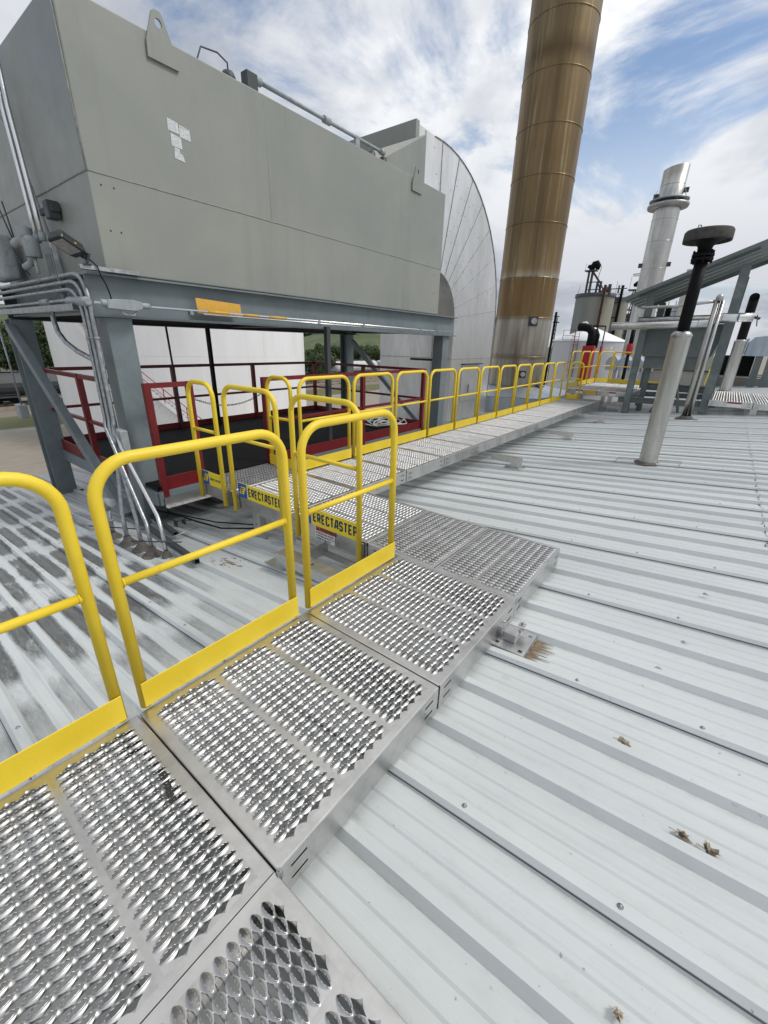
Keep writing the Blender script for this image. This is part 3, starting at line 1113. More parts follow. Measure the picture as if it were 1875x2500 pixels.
def sign_board(x0, x1, label, letters, warn=False, r=None):
    """toe board with its decal facing the camera (-Y)"""
    y = YR + 0.0255
    t = thing('lettered_board', ((x0 + x1) / 2, y, 0.0), label, 'sign', 'lettered yellow toe boards')
    L = x1 - x0
    MB().box((-L / 2, 0, -0.015), (L / 2, 0.005, 0.138)).build('board', 'decal_yellow', t, bevel=0.001)
    bx0 = -L / 2 + 0.004
    bw = 0.145 if L > 0.5 else 0.118
    MB().box((bx0, -0.0012, -0.014), (bx0 + bw, 0.0, 0.137)).build('blue_field', 'decal_blue', t)
    MB().box((bx0 + bw, -0.0015, -0.014), (bx0 + bw + 0.004, 0.0, 0.137)).build('divider', 'decal_white', t)
    cx = bx0 + bw * 0.5
    k = 0.012
    q = [(cx - 0.042 - k, 0.025), (cx + 0.030 - k, 0.025), (cx + 0.046 + k, 0.103), (cx - 0.026 + k, 0.103)]
    m = MB()
    m.prism(q, 'y', -0.0028, -0.0012)
    e = m.build('emblem', 'decal_yellow', t)
    # slanted stencil E made of bars
    sh = lambda x, z: (x + (z - 0.064) * 0.32, z)
    m = MB()
    for (a, b, c, d) in ((-0.024, 0.020, 0.083, 0.092), (-0.024, 0.016, 0.060, 0.069), (-0.024, 0.018, 0.036, 0.045), (-0.024, -0.015, 0.045, 0.060), (-0.024, -0.015, 0.069, 0.083)):
        m.prism([sh(cx + a, c), sh(cx + b, c), sh(cx + b, d), sh(cx + a, d)], 'y', -0.0040, -0.0028)
    m.build('emblem_letter', 'decal_navy', t)
    base = Matrix.Rotation(R(90), 4, 'X')
    tx = bx0 + bw + 0.022
    if letters == 'big':
        stroke_text('lettering', 'ERECTASTEP', tx, 0.026, L / 2 - tx - 0.014, 0.074, 'decal_navy', t)
    else:
        text_mesh('lettering', 'ERECTASTEP', 0.036, 'decal_navy', Matrix.Translation((tx - 0.008, -0.0008, 0.048)) @ base, t, offset=0.0010)
    if warn:
        pass
    return t


sign_board(-2.69 + 0.0, -1.985, 'yellow toe board lettered ERECTASTEP above the orange warning label', 'big')
sign_board(-3.655 + 0.035, -2.92, 'yellow toe board lettered ERECTASTEP with whole blue E emblem, middle one', 'big')
sign_board(-4.275, -3.86, 'short yellow toe board with blue E emblem and tiny lettering', 'small')

base = Matrix.Rotation(R(90), 4, 'X')


def warning(x, y, z, w, h, label, tiny=False):
    t = thing('warning_label', (x, y, z), label, 'label', 'warning labels on the panel sides')
    MB().box((0, -0.0012, -h), (w, 0, 0)).build('label_sheet', 'decal_white', t)
    MB().box((0.006, -0.0020, -h * 0.36), (w - 0.006, -0.0012, -0.006)).build('red_header', 'decal_dred' if tiny else 'decal_red', t)
    if not tiny:
        m = MB()
        m.prism([(0.014, -h * 0.31), (0.056, -h * 0.31), (0.035, -0.012)], 'y', -0.0027, -0.0020)
        m.build('triangle', 'decal_black', t)
        text_mesh('writing', 'WARNING', 0.050, 'decal_black', Matrix.Translation((0.062, -0.0024, -h * 0.31)) @ base, t, offset=0.0012, xscale=0.80)
        for i, s_ in enumerate(('POTENTIAL FALL HAZARD', 'PLATFORM LOAD NOT TO', 'EXCEED 50 LBS / SQ FT')):
            text_mesh('writing', s_, 0.0225, 'decal_black', Matrix.Translation((0.010, -0.0016, -h * 0.36 - 0.025 - i * 0.0265)) @ base, t, offset=0.0008, xscale=0.80)
    return t


warning(-2.50, J3 - 0.0015, -0.012, 0.235, 0.132, 'white label headed WARNING in black on orange, under the lettered board')

# ------------------------------------------------------------------ supports on the roof
G_SUP = 'aluminium roof feet under the walkways'


def outrigger(y, xa, xb, label):
    t = thing('walkway_support', (xb, y, roof_z(xb)), label, 'support foot', G_SUP)
    zt = -0.155 - roof_z(xb)
    m = MB()
    m.box((xa - xb, -0.03, zt - 0.045), (-0.34, 0.03, zt - 0.005))
    m.box((xa - xb, -0.03, zt - 0.005), (-0.36, -0.022, zt + 0.02))
    m.build('slide_arm', 'alu', t, bevel=0.003)
    m = MB()
    zf = zt - 0.02
    m.box((-0.42, -0.05, zf - 0.06), (0.06, -0.044, zf + 0.03))
    m.box((-0.42, 0.044, zf - 0.06), (0.06, 0.05, zf + 0.03))
    m.box((-0.42, -0.044, zf + 0.024), (0.06, 0.044, zf + 0.03))
    m.box((0.054, -0.044, zf - 0.06), (0.06, 0.044, zf + 0.024))
    m.build('channel_arm', 'alu', t)
    m = MB()
    m.box((-0.09, -0.042, 0.006), (0.052, 0.042, zf - 0.002))
    m.box((-0.17, -0.10, 0.034), (0.12, 0.10, 0.040))
    m.build('foot', 'alu', t, bevel=0.002)
    return t


for y, nm in ((6.35, 'nearest'), (9.22, 'second'), (12.1, 'third'), (14.75, 'farthest')):
    outrigger(y, XL - 0.15, -2.24, '%s support arm reaching out on the right of the long walkway' % nm)

t = thing('walkway_support', (-3.38, 2.33, roof_z(-3.38)), 'square aluminium leg below the middle lettered board', 'support foot', G_SUP)
m = MB()
hz = -0.15 - roof_z(-3.38)
m.box((-0.055, -0.04, 0.006), (0.055, 0.04, hz))
m.build('leg', 'alu', t, bevel=0.003)
MB().box((-0.09, -0.075, 0.002), (0.09, 0.075, 0.007)).build('foot_plate', 'alu', t)
MB().cyl((0.0, -0.041, hz * 0.6), (0.0, -0.0425, hz * 0.6), 0.007, 10).build('hole', 'decal_black', t)

t = thing('walkway_support', (-2.42, 2.0, roof_z(-2.42)), 'bent aluminium bracket with two slots below the warning label', 'support foot', G_SUP)
m = MB()
zt = 0.165
m.box((-0.20, -0.065, zt - 0.004), (0.42, 0.065, zt))
m.box((-0.20, -0.065, 0.034), (-0.196, 0.065, zt - 0.004))
m.grid_plate(lambda u, v: (u, -0.065, v), -0.196, 0.42, 0.075, zt - 0.004, [])
m.box((-0.196, -0.065, 0.034), (-0.06, -0.061, 0.075))
m.build('bracket', 'alu', t)
m = MB()
m.box((0.05, 0.065, 0.10), (0.056, 0.30, zt + 0.05))
m.box((-0.30, 0.24, 0.10), (0.42, 0.262, 0.15))
m.build('arm', 'alu', t)
MB().box((-0.32, -0.10, 0.036), (-0.10, 0.07, 0.042)).build('foot_plate', 'alu', t)
m = MB()
for sx_ in (0.10, 0.18):
    m.box((sx_, -0.035, zt), (sx_ + 0.016, 0.005, zt + 0.0012))
m.build('slot', 'decal_black', t)
m = MB()
for q in ((-0.1, 0.18, 0.2), (-0.11, 0.20, 0.16)):
    m.lathe([(0.0, q[2] + 0.014), (0.013, q[2] + 0.014), (0.015, q[2]), (0.0, q[2])], q[0], q[1], 8, False)
m.build('bolt', 'galv', t)

t = thing('walkway_support', (-0.60, 2.10, roof_z(-0.60)), 'small clamp foot with four holes beside brown staining, right of the near run', 'support foot', G_SUP)
sl = Matrix.Rotation(-math.atan(ROOF_S), 4, 'Y')
m = MB()
m.grid_plate(lambda u, v: (u, v, 0.040), -0.13, 0.10, -0.12, 0.12, [(0.055, 0.078, 0.072, 0.095), (0.055, 0.078, -0.095, -0.072), (-0.085, -0.062, -0.095, -0.072)])
m.box((-0.13, -0.12, 0.0345), (0.10, -0.118, 0.040))
m.box((0.098, -0.118, 0.0345), (0.10, 0.12, 0.040))
m.build('foot_plate', 'alu', t)
m = MB()
m.box((-0.06, -0.045, 0.040), (0.02, 0.045, 0.10))
m.build('block', 'alu', t, bevel=0.004)
m = MB()
m.box((-0.10, -0.012, 0.085), (0.055, 0.055, 0.091))
m.box((-0.105, -0.012, 0.05), (-0.10, 0.055, 0.14))
m.box((-0.01, 0.06, 0.10), (0.03, 0.10, 0.106))
m.build('clip', 'alu', t, bevel=0.001)
m = MB()
m.lathe([(0.0, 0.104), (0.012, 0.104), (0.012, 0.091), (0.0, 0.091)], 0.02, 0.022, 6, False)
m.lathe([(0.0, 0.118), (0.009, 0.118), (0.009, 0.106), (0.0, 0.106)], 0.01, 0.08, 6, False)
m.cyl((-0.115, 0.02, 0.115), (-0.075, 0.02, 0.115), 0.007, 8)
m.build('bolt', 'galv', t)

# brown stain spreading from that foot, dry leaves and seed heads
m = MB()
rs = random.Random(3)
for i in range(13):
    y = 2.02 + i * 0.0155
    L = rs.uniform(0.05, 0.13)
    z0_ = roof_z(-0.50, 0.0055)
    vs = []
    for k in range(4):
        x = -0.50 + L * k / 3
        wd = 0.008 * (1 - k / 3.6) * rs.uniform(0.7, 1.3)
        vs += [(x, y - wd, roof_z(x, 0.0072)), (x, y + wd, roof_z(x, 0.0072))]
    m.add(vs, [(0, 2, 3, 1), (2, 4, 5, 3), (4, 6, 7, 5)])
tag(m.build('mud_stain', 'mud'), 'ragged brown stain on the roof beside the small clamp foot', 'stain')


def debris(x, y, r, label, seed, name='dry_leaf', mat='leaf'):
    rs = random.Random(seed)
    m = MB()
    for k in range(9):
        a = rs.uniform(0, 6.28)
        c = Vector((rs.uniform(-.4, .4) * r, rs.uniform(-.4, .4) * r, rs.uniform(0.1, 0.5) * r))
        u = Vector((math.cos(a), math.sin(a), rs.uniform(-.4, .8))) * r * rs.uniform(.4, .9)
        w_ = Vector((-math.sin(a), math.cos(a), rs.uniform(-.2, .5))) * r * rs.uniform(.2, .5)
        m.add([c - u, c - w_, c + u * 0.9, c + w_ + Vector((0, 0, r * .25)), c + Vector((0, 0, -.2 * r))], [(0, 1, 4), (1, 2, 4), (2, 3, 4), (3, 0, 4)])
    m.tube([(0, 0, r * .2), (-r * 0.9, r * .2, r * .15), (-r * 1.3, r * .25, r * .05)], r * 0.05, 5)
    o = m.build(name, mat)
    o.location = (x, y, roof_z(x, 0.012))
    return tag(o, label, 'leaf')


debris(0.05, 1.69, 0.032, 'curled pale leaf lying on a rib in the middle of the right hand roof', 1)
debris(0.28, 1.39, 0.030, 'crumpled brown leaf with a long stalk, left one of the pair at lower right', 2)
debris(0.36, 1.38, 0.030, 'crumpled grey brown leaf, right one of the pair at lower right', 3)
debris(0.19, 0.79, 0.016, 'small brown leaf at the bottom edge of the roof', 5)
m = MB()
for (x, y, r_, hh) in ((0.22, 2.62, 0.020, 0.028), (0.12, 2.29, 0.022, 0.02)):
    pass
for i, (x, y) in enumerate(((0.20, 2.63), (0.11, 2.30), (0.27, 3.33))):
    m = MB()
    rs = random.Random(20 + i)
    ring = []
    for k in range(9):
        a = 2 * math.pi * k / 9
        rr = 0.022 * rs.uniform(0.6, 1.2)
        ring.append((x + rr * math.cos(a), y + 0.8 * rr * math.sin(a), roof_z(x, 0.0)))
    hgt = 0.030
    vs = [(p[0], p[1], p[2] + hgt * 0.9) for p in ring] + [(x, y, roof_z(x, 0.038))]
    m.add(vs, [(k, (k + 1) % 9, 9) for k in range(9)])
    tag(m.build('sealant_dab', 'grey_cast'), 'grey dab of sealant on a roof rib, %s of three going away' % ordn[i], 'sealant dab', 'grey dabs on the ribs')

# mud and straw at the torn sheet beyond the strut offcut
m = MB()
rs = random.Random(9)
for k in range(34):
    x, y = -3.18 + rs.gauss(0, 0.10), 1.78 + rs.gauss(0, 0.06)
    a = rs.uniform(-0.6, 0.6)
    L, w_ = rs.uniform(0.02, 0.09), rs.uniform(0.002, 0.010)
    dx, dy = math.cos(a) * L, math.sin(a) * L
    zb = 0.0375 if abs(((y - 1.03) / 0.3093) % 1 - 0.5) > 0.38 else 0.0045
    m.add([(x, y, roof_z(x, zb)), (x + dx, y + dy, roof_z(x + dx, zb)), (x + dx - w_, y + dy + w_, roof_z(x + dx - w_, zb + .001)), (x - w_, y + w_, roof_z(x - w_, zb + .001))], [(0, 1, 2, 3)])
tag(m.build('straw_litter', 'mud'), 'scatter of brown straw and mud on the roof past the black strut end', 'litter')

# ------------------------------------------------------------------ big duct box on its steel frame
BX0, BX1, BY0, BY1 = -8.25, -5.0, 1.99, 8.20
BZ0, BZM, BZ1 = 2.045, 2.86, 4.10
box = thing('exhaust_box', (-6.6, 5.1, BZ0), 'huge sealed grey green sheet metal box raised on a steel frame', 'duct housing')
o0 = Vector((-6.6, 5.1, BZ0))


def rel(mb, o=o0):
    mb.v = [(x - o.x, y - o.y, z - o.z) for x, y, z in mb.v]
    return mb


m = MB()
m.box((BX0, BY0, BZ0), (BX1, BY1, BZ1))
rel(m).build('shell', 'box_paint', box, bevel=0.012, seg=2)
m = MB()
# weld lines: horizontal seam round two faces, corner bead, panel seam
def bead(pts, r=0.006, jit=0.0015):
    rs = random.Random(len(pts) + int(pts[0][1] * 100))
    P_ = []
    for i in range(len(pts) - 1):
        a, b = Vector(pts[i]), Vector(pts[i + 1])
        n_ = max(2, int((b - a).length / 0.12))
        for k in range(n_):
            p = a.lerp(b, k / n_)
            P_.append(p + Vector((0, 0, rs.uniform(-jit, jit))))
    P_.append(Vector(pts[-1]))
    return P_


m.tube(bead([(BX1 + 0.001, BY0 - 0.001, BZM), (BX1 + 0.001, BY1, BZM)]), 0.0055, 6)
m.tube(bead([(BX1, BY0 - 0.001, BZM), (BX0, BY0 - 0.001, BZM)]), 0.008, 6)
m.tube([(BX1 + 0.001, BY0 - 0.001, BZM), (BX1 - 0.02, BY0 - 0.004, BZM + 0.5), (BX1 - 0.03, BY0 - 0.004, BZ1)], 0.009, 6)
m.tube([(BX1 + 0.0, 4.05, BZM), (BX1 + 0.0, 4.04, BZ1)], 0.0022, 6)
m.tube([(BX1 + 0.0, 6.95, BZ0 + .02), (BX1 + 0.0, 6.95, BZM)], 0.0022, 6)
rel(m).build('weld_seam', 'weld', box)
m = MB()
for y, z in ((2.06 + .03, 2.77), (2.17 + .03, 2.77), (2.07 + .03, 2.41), (2.165 + .03, 2.41), (8.02, 2.74), (7.93, 2.74), (8.02, 2.42), (7.93, 2.42), (8.02, 2.12), (7.93, 2.12)):
    m.cyl((BX1 - 0.01, y, z), (BX1 + 0.0015, y, z), 0.0085, 10)
rel(m).build('bolt_hole', 'decal_black', box)
# lifting lugs
def lug(yc, z0, w, h_, label):
    m = MB()
    outer = [(-w * .5, 0), (w * .5, 0.0), (w * .5, h_ * .16), (w * 0.13, h_ * 0.93), (w * 0.06, h_), (-w * .12, h_), (-w * .20, h_ * .95), (-w * .48, h_ * .34)]
    cx_, cz_, r_ = -0.03 * w, h_ * 0.76, w * 0.115
    n_ = 16
    hole = [(cx_ + r_ * math.cos(2 * math.pi * k / n_), cz_ + r_ * math.sin(2 * math.pi * k / n_)) for k in range(n_)]

    def ray_out(a):
        best = None
        dx, dz = math.cos(a), math.sin(a)
        for i in range(len(outer)):
            (x1_, z1_), (x2_, z2_) = outer[i], outer[(i + 1) % len(outer)]
            ex, ez = x2_ - x1_, z2_ - z1_
            den = dx * ez - dz * ex
            if abs(den) < 1e-9:
                continue
            t_ = ((x1_ - cx_) * ez - (z1_ - cz_) * ex) / den
            u_ = ((x1_ - cx_) * dz - (z1_ - cz_) * dx) / den
            if t_ > 0 and -1e-6 <= u_ <= 1 + 1e-6 and (best is None or t_ < best):
                best = t_
        return (cx_ + dx * best, cz_ + dz * best)
    angs = sorted(set([2 * math.pi * k / 32 for k in range(32)] + [math.atan2(z - cz_, x - cx_) % (2 * math.pi) for x, z in outer]))
    for x in (0.0, 0.022):
        vs, fs = [], []
        for a in angs:
            ox, oz = ray_out(a)
            vs.append((BX1 + 0.003 + x, yc + cx_ + r_ * math.cos(a), z0 + cz_ + r_ * math.sin(a)))
            vs.append((BX1 + 0.003 + x, yc + ox, z0 + oz))
        n2 = len(angs)
        for k in range(n2):
            j = (k + 1) % n2
            fs.append((2 * k, 2 * k + 1, 2 * j + 1, 2 * j))
        m.add(vs, fs)
    vs, fs = [], []
    for a in angs:
        ox, oz = ray_out(a)
        for x in (0.0, 0.022):
            vs.append((BX1 + 0.003 + x, yc + ox, z0 + oz))
        for x in (0.0, 0.022):
            vs.append((BX1 + 0.003 + x, yc + cx_ + r_ * math.cos(a), z0 + cz_ + r_ * math.sin(a)))
    for k in range(n2):
        j = (k + 1) % n2
        fs.append((4 * k, 4 * k + 1, 4 * j + 1, 4 * j))
        fs.append((4 * k + 2, 4 * k + 3, 4 * j + 3, 4 * j + 2))
    m.add(vs, fs)
    rel(m).build('lifting_lug', 'box_paint', box)


lug(2.86, 3.90, 0.30, 0.37, '')
lug(7.22, 3.90, 0.30, 0.37, '')
# transition hood rising behind the box to the big elbow
m = MB()
HX0, HX1 = -8.7, -6.10
vs = [(HX1 + .75, 6.35, 4.10), (HX1, 9.10, 4.10), (HX1, 9.10, 5.50), (HX1 + .55, 6.55, 4.36),
      (HX0, 6.35, 4.10), (HX0, 9.10, 4.10), (HX0, 9.10, 5.50), (HX0, 6.55, 4.36)]
m.add(vs, [(0, 1, 2, 3), (4, 7, 6, 5), (3, 2, 6, 7), (0, 3, 7, 4), (1, 5, 6, 2), (0, 4, 5, 1)])
m.add([(HX1, 8.20, 2.1), (HX1, 9.10, 2.1), (HX1, 9.10, 4.1), (HX1, 8.20, 4.1)], [(0, 1, 2, 3)])
rel(m).build('transition_hood', 'box_paint', box, bevel=0.01)
# weathered paper labels
m = MB()
lab = thing('paper_labels', (BX1 + 0.002, 2.85, 3.38), 'cluster of four weathered white paper labels on the big grey box', 'label')
for i, (y0_, y1_, z0_, z1_) in enumerate(((-0.03, 0.085, 0.02, 0.115), (0.088, 0.205, -0.005, 0.095), (-0.012, 0.10, -0.10, 0.0), (0.005, 0.115, -0.20, -0.105))):
    m = MB()
    if i == 3:
        m.prism([(y0_, z0_), (y1_, z0_ - .01), (y1_ - .02, z0_ + 0.05), (y1_ - .045, z0_ + .055), (y1_ - 0.048, z1_ - .008), (y0_ + .01, z1_)], 'x', 0.0, 0.001)
    else:
        m.prism([(y0_, z0_), (y1_, z0_ - 0.006), (y1_ - .004, z1_ - 0.012), (y0_ + 0.004, z1_)], 'x', 0.0, 0.001)
    s_ = m.build('label_sheet', 'old_label', lab)
    m = MB()
    rr = random.Random(i)
    rows = 6
    for r_ in range(rows):
        zz_ = z0_ + 0.012 + (z1_ - z0_ - 0.03) * r_ / (rows - 1)
        if i == 1 and r_ == rows - 1:
            m.box((0.001, y0_ + 0.004, zz_ - 0.004), (0.0016, y1_ - 0.010, zz_ + 0.007))
            continue
        y = y0_ + 0.01
        while y < y1_ - 0.03:
            L_ = rr.uniform(0.008, 0.03)
            if rr.random() > 0.3:
                m.box((0.001, y, zz_ - 0.0028), (0.0016, min(y + L_, y1_ - 0.016), zz_ + 0.0028))
            y += L_ + 0.005
    m.build('faded_print', 'old_print', s_)

# steel frame
fr = thing('steel_gantry', (-6.5, 5.1, roof_z(-6.5)), 'blue grey steel beam and column frame carrying the big box', 'steel frame')
fo = Vector((-6.5, 5.1, roof_z(-6.5)))


def ibeam(m, p, q, d, w, tf=0.018, tw=0.012, up=(0, 0, 1)):
    p, q = Vector(p), Vector(q)
    up = Vector(up).normalized()
    m.bar(p + up * (d / 2 - tf / 2), q + up * (d / 2 - tf / 2), w, tf, up)
    m.bar(p - up * (d / 2 - tf / 2), q - up * (d / 2 - tf / 2), w, tf, up)
    m.bar(p, q, tw, d - 2 * tf, up)
    return m


BZc = 1.84
m = MB()
ibeam(m, (-5.06, 1.80, BZc), (-5.06, 8.98, BZc), 0.385, 0.22)
rel(m, fo).build('beam', 'steel_grey', fr)
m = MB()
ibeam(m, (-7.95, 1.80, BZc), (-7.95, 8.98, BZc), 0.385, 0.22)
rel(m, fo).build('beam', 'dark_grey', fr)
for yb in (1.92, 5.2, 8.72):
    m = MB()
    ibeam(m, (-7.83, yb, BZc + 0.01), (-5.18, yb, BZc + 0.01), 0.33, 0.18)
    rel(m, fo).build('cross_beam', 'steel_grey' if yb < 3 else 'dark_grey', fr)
for (x, y) in ((-5.13, 2.02), (-5.13, 8.62), (-7.82, 1.87), (-7.95, 8.62)):
    m = MB()
    zt, zb = 1.647, roof_z(x, 0.03)
    # wide-flange column, flanges facing +X / -X
    m.box((x - 0.125, y - 0.125, zb), (x - 0.109, y + 0.125, zt))
    m.box((x + 0.109, y - 0.125, zb), (x + 0.125, y + 0.125, zt))
    m.box((x - 0.109, y - 0.006, zb), (x + 0.109, y + 0.006, zt))
    if x > -6:
        m.box((x - 0.109, y - 0.125, zb), (x + 0.109, y - 0.113, zt))
    rel(m, fo).build('column', 'steel_grey', fr, bevel=0.003)
    m = MB()
    m.box((x - 0.19, y - 0.19, zb - 0.01), (x + 0.19, y + 0.19, zb + 0.012))
    rel(m, fo).build('base_plate', 'steel_grey', fr)
for (a, b) in (((-7.74, 1.74, 1.56), (-5.25, 1.78, -0.52)), ((-7.7, 8.55, 1.50), (-5.3, 8.55, -0.50))):
    m = MB()
    m.bar(a, b, 0.10, 0.10, (0, 1, 0))
    rel(m, fo).build('brace', 'steel_grey', fr, bevel=0.006)
m = MB()
m.box((-4.955, 4.86, roof_z(-4.9, 0.03)), (-4.885, 4.93, 1.68))
rel(m, fo).build('hanger_post', 'dark_grey', fr)
m = MB()
m.cyl((-7.64, 3.84, roof_z(-7.64, 0.3)), (-7.64, 3.80, 1.65), 0.018, 8)
rel(m, fo).build('drop_rod', 'dark_grey', fr)
m = MB()
m.box((-7.68, 4.53, -0.62), (-7.60, 4.58, 1.65))
rel(m, fo).build('hanger_post', 'black', fr)
m = MB()
m.add([(-4.9485, 2.86, 1.742), (-4.9485, 3.44, 1.742), (-4.9485, 3.43, 1.872), (-4.9485, 2.85, 1.898)], [(0, 1, 2, 3)])
rel(m, fo).build('orange_paint_patch', 'orange', fr)

# floodlight on its strut
t = thing('floodlight', (-4.93, 1.80, 2.075), 'black LED floodlight tilted down on the corner of the steel beam', 'lamp')
m = MB()
Mh = Matrix.Translation((-0.005, -0.12, 0.125)) @ Matrix.Rotation(R(20), 4, 'Z') @ Matrix.Rotation(R(-24), 4, 'X') @ Matrix.Rotation(R(-12), 4, 'Y') @ Matrix.Diagonal((1.0, 0.85, 1.35, 1))
prof = [(-0.085, 0.0), (0.085, 0.0), (0.085, 0.02), (0.060, 0.058), (-0.060, 0.058), (-0.085, 0.02)]
vs = []
for yv, sc in ((-0.15, 0.70), (-0.13, 0.95), (0.10, 1.0), (0.15, 0.72)):
    vs += [Mh @ Vector((u * sc, yv, v * (0.8 if sc < 0.9 else 1))) for u, v in prof]
fs = [tuple(range(5, -1, -1)), tuple(range(18, 24))]
for k in range(3):
    for j in range(6):
        fs.append((k * 6 + j, k * 6 + (j + 1) % 6, (k + 1) * 6 + (j + 1) % 6, (k + 1) * 6 + j))
m.add(vs, fs)
m.build('lamp_housing', 'black_plastic', t, bevel=0.004)
m = MB()
m.box((-0.065, -0.115, -0.004), (0.065, 0.085, -0.001), Mh)
m.build('lens', 'dark_window', t)
m = MB()
m.box((-0.02, 0.13, 0.005), (-0.010, 0.20, 0.045), Mh)
m.box((0.010, 0.13, 0.005), (0.02, 0.20, 0.045), Mh)
m.box((-0.035, -0.03, 0.0), (0.035, 0.03, 0.012))
m.bar((0, 0.0, 0.01), (0, 0.035, 0.10), 0.05, 0.02)
m.build('bracket', 'black_plastic', t)
m = MB()
m.tube([(0, 0.03, 0.06), (0.03, 0.08, 0.0), (0.04, 0.09, -0.08), (0.035, 0.12, -0.14), (0.03, 0.14, -0.22), (0.03, 0.15, -0.30)], 0.006, 8)
m.build('power_cable', 'black', t)
m = MB()
m.box((0.0865, -0.008, 0.012), (0.088, 0.014, 0.020), Mh)
m.build('orange_mark', 'orange', t)

t = thing('strut_channel', (-4.94, 1.98, 2.045), 'short galvanised strut lying across the beam corner under the floodlight', 'strut')
m = MB()
m.box((-0.02, -0.26, 0.0), (0.02, 0.26, 0.004))
m.box((-0.02, -0.26, 0.0), (-0.017, 0.26, 0.04))
m.box((0.017, -0.26, 0.0), (0.02, 0.26, 0.04))
m.build('channel', 'galv', t)
t.location = (-4.935, 2.0, 2.04)
t = thing('strut_channel', (-5.67, 1.80, 1.72), 'upright galvanised strut standing against the end of the big box', 'strut')
m = MB()
m.box((-0.025, -0.02, 0.0), (0.025, -0.016, 0.66))
m.box((-0.025, -0.016, 0.0), (-0.021, 0.02, 0.66))
m.box((0.021, -0.016, 0.0), (0.025, 0.02, 0.66))
m.build('channel', 'galv', t)
m = MB()
m.box((-0.012, -0.022, 0.03), (0.012, -0.0202, 0.56))
m.build('slot_row', 'dark_grey', t)

# conduit run coming along the end of the frame and turning down the column
def bend(p0, p1, p2, r, n=7):
    """polyline p0-p1-p2 with a rounded corner"""
    p0, p1, p2 = Vector(p0), Vector(p1), Vector(p2)
    a = (p0 - p1).normalized()
    b = (p2 - p1).normalized()
    half = math.acos(max(-1, min(1, a.dot(b)))) / 2
    d = r / math.tan(half)
    d = min(d, (p0 - p1).length * 0.95, (p2 - p1).length * 0.95)
    s, e = p1 + a * d, p1 + b * d
    pts = [p0]
    for k in range(n + 1):
        u = k / n
        pts.append(s * (1 - u) ** 2 + p1 * 2 * u * (1 - u) + e * u * u)
    pts.append(p2)
    return pts


G_CON = 'grey conduits turning down the near column'
zr_ = roof_z(-4.9, 0.03)
specs = [(2.03, -5.03, 1.80, 0.021, (-4.46, 1.47)), (1.965, -5.09, 1.78, 0.019, (-4.18, 1.49)), (1.895, -5.14, 1.76, 0.018, (-3.93, 1.48))]
names_c = ['uppermost', 'middle', 'lowest']
for i, (z, xd, y, r_, ft) in enumerate(specs):
    t = thing('conduit', (xd, y, z), '%s of the three long grey conduits bending down at the column' % names_c[i], 'conduit', G_CON)
    o = Vector((xd, y, z))
    x_ft, y_ft = ft
    zf = roof_z(x_ft, 0.02)
    P_ = bend((-9.6, y - 0.0, z), (xd, y, z), (xd + 0.03, y - 0.03, 0.55), 0.30)[:-1]
    P_ += [Vector((xd + 0.03, y - 0.03, 0.66)), Vector((xd + 0.05, y - 0.05, 0.56)), Vector((x_ft - 0.03, y_ft + 0.01, zf + 0.30)), Vector((x_ft, y_ft, zf + 0.20)), Vector((x_ft, y_ft, zf))]
    m = MB()
    m.tube(P_, r_, 12)
    rel(m, o).build('tube', 'galv', t)
    m = MB()
    for xx_ in (-7.9, -6.3, -5.75):
        m.tube([(xx_ - 0.012, y, z), (xx_ + 0.012, y, z)], r_ * 1.25, 10)
    for zz_ in (1.45, 0.95):
        m.tube([(xd + 0.01, y - 0.01, zz_ - 0.012), (xd + 0.01, y - 0.01, zz_ + 0.012)], r_ * 1.25, 10)
    rel(m, o).build('coupling', 'grey_cast', t)
    m = MB()
    m.lathe([(0.075, 0.0), (0.072, 0.012), (0.055, 0.018), (0.055, 0.045), (0.040, 0.052), (0.036, 0.085), (r_ + 0.004, 0.095)], x_ft, y_ft, 14)
    m.v = [(a, b, c + roof_z(x_ft, 0.004)) if k >= 0 else None for k, (a, b, c) in enumerate(m.v)]
    m.lathe([(0.0, roof_z(x_ft, 0.004)), (0.10, roof_z(x_ft, 0.004)), (0.095, roof_z(x_ft, 0.012)), (0.07, roof_z(x_ft, 0.014))], x_ft, y_ft, 9, False)
    rel(m, o).build('rubber_boot', 'rubber', t)

t = thing('conduit', (-5.0, 1.78, 1.8), 'conduit with a long cast fitting that drops in a wide curve behind the others', 'conduit', G_CON)
o = Vector((-5.0, 1.78, 1.8))
m = MB()
m.tube([(-9.6, 1.78, 1.80), (-5.5, 1.78, 1.80)], 0.022, 12)
m.tube([(-6.1, 1.78, 1.76), (-6.11, 1.78, 1.62), (-6.06, 1.78, 1.50), (-5.9, 1.78, 1.40), (-5.6, 1.78, 1.31), (-5.25, 1.79, 1.24), (-5.10, 1.80, 1.12), (-5.06, 1.79, 0.9), (-5.05, 1.79, 0.5)], 0.026, 12)
rel(m, o).build('tube', 'galv', t)
m = MB()
m.tube([(-6.33, 1.78, 1.80), (-6.05, 1.78, 1.80)], 0.042, 12)
rel(m, o).build('cast_fitting', 'grey_cast', t)
m = MB()
m.tube([(-5.52, 1.77, 1.79), (-5.46, 1.77, 1.79), (-5.02, 1.77, 1.775), (-4.98, 1.77, 1.775)], [0.03, 0.045, 0.045, 0.03], 12)
rel(m, o).build('cast_fitting', 'grey_cast', t)

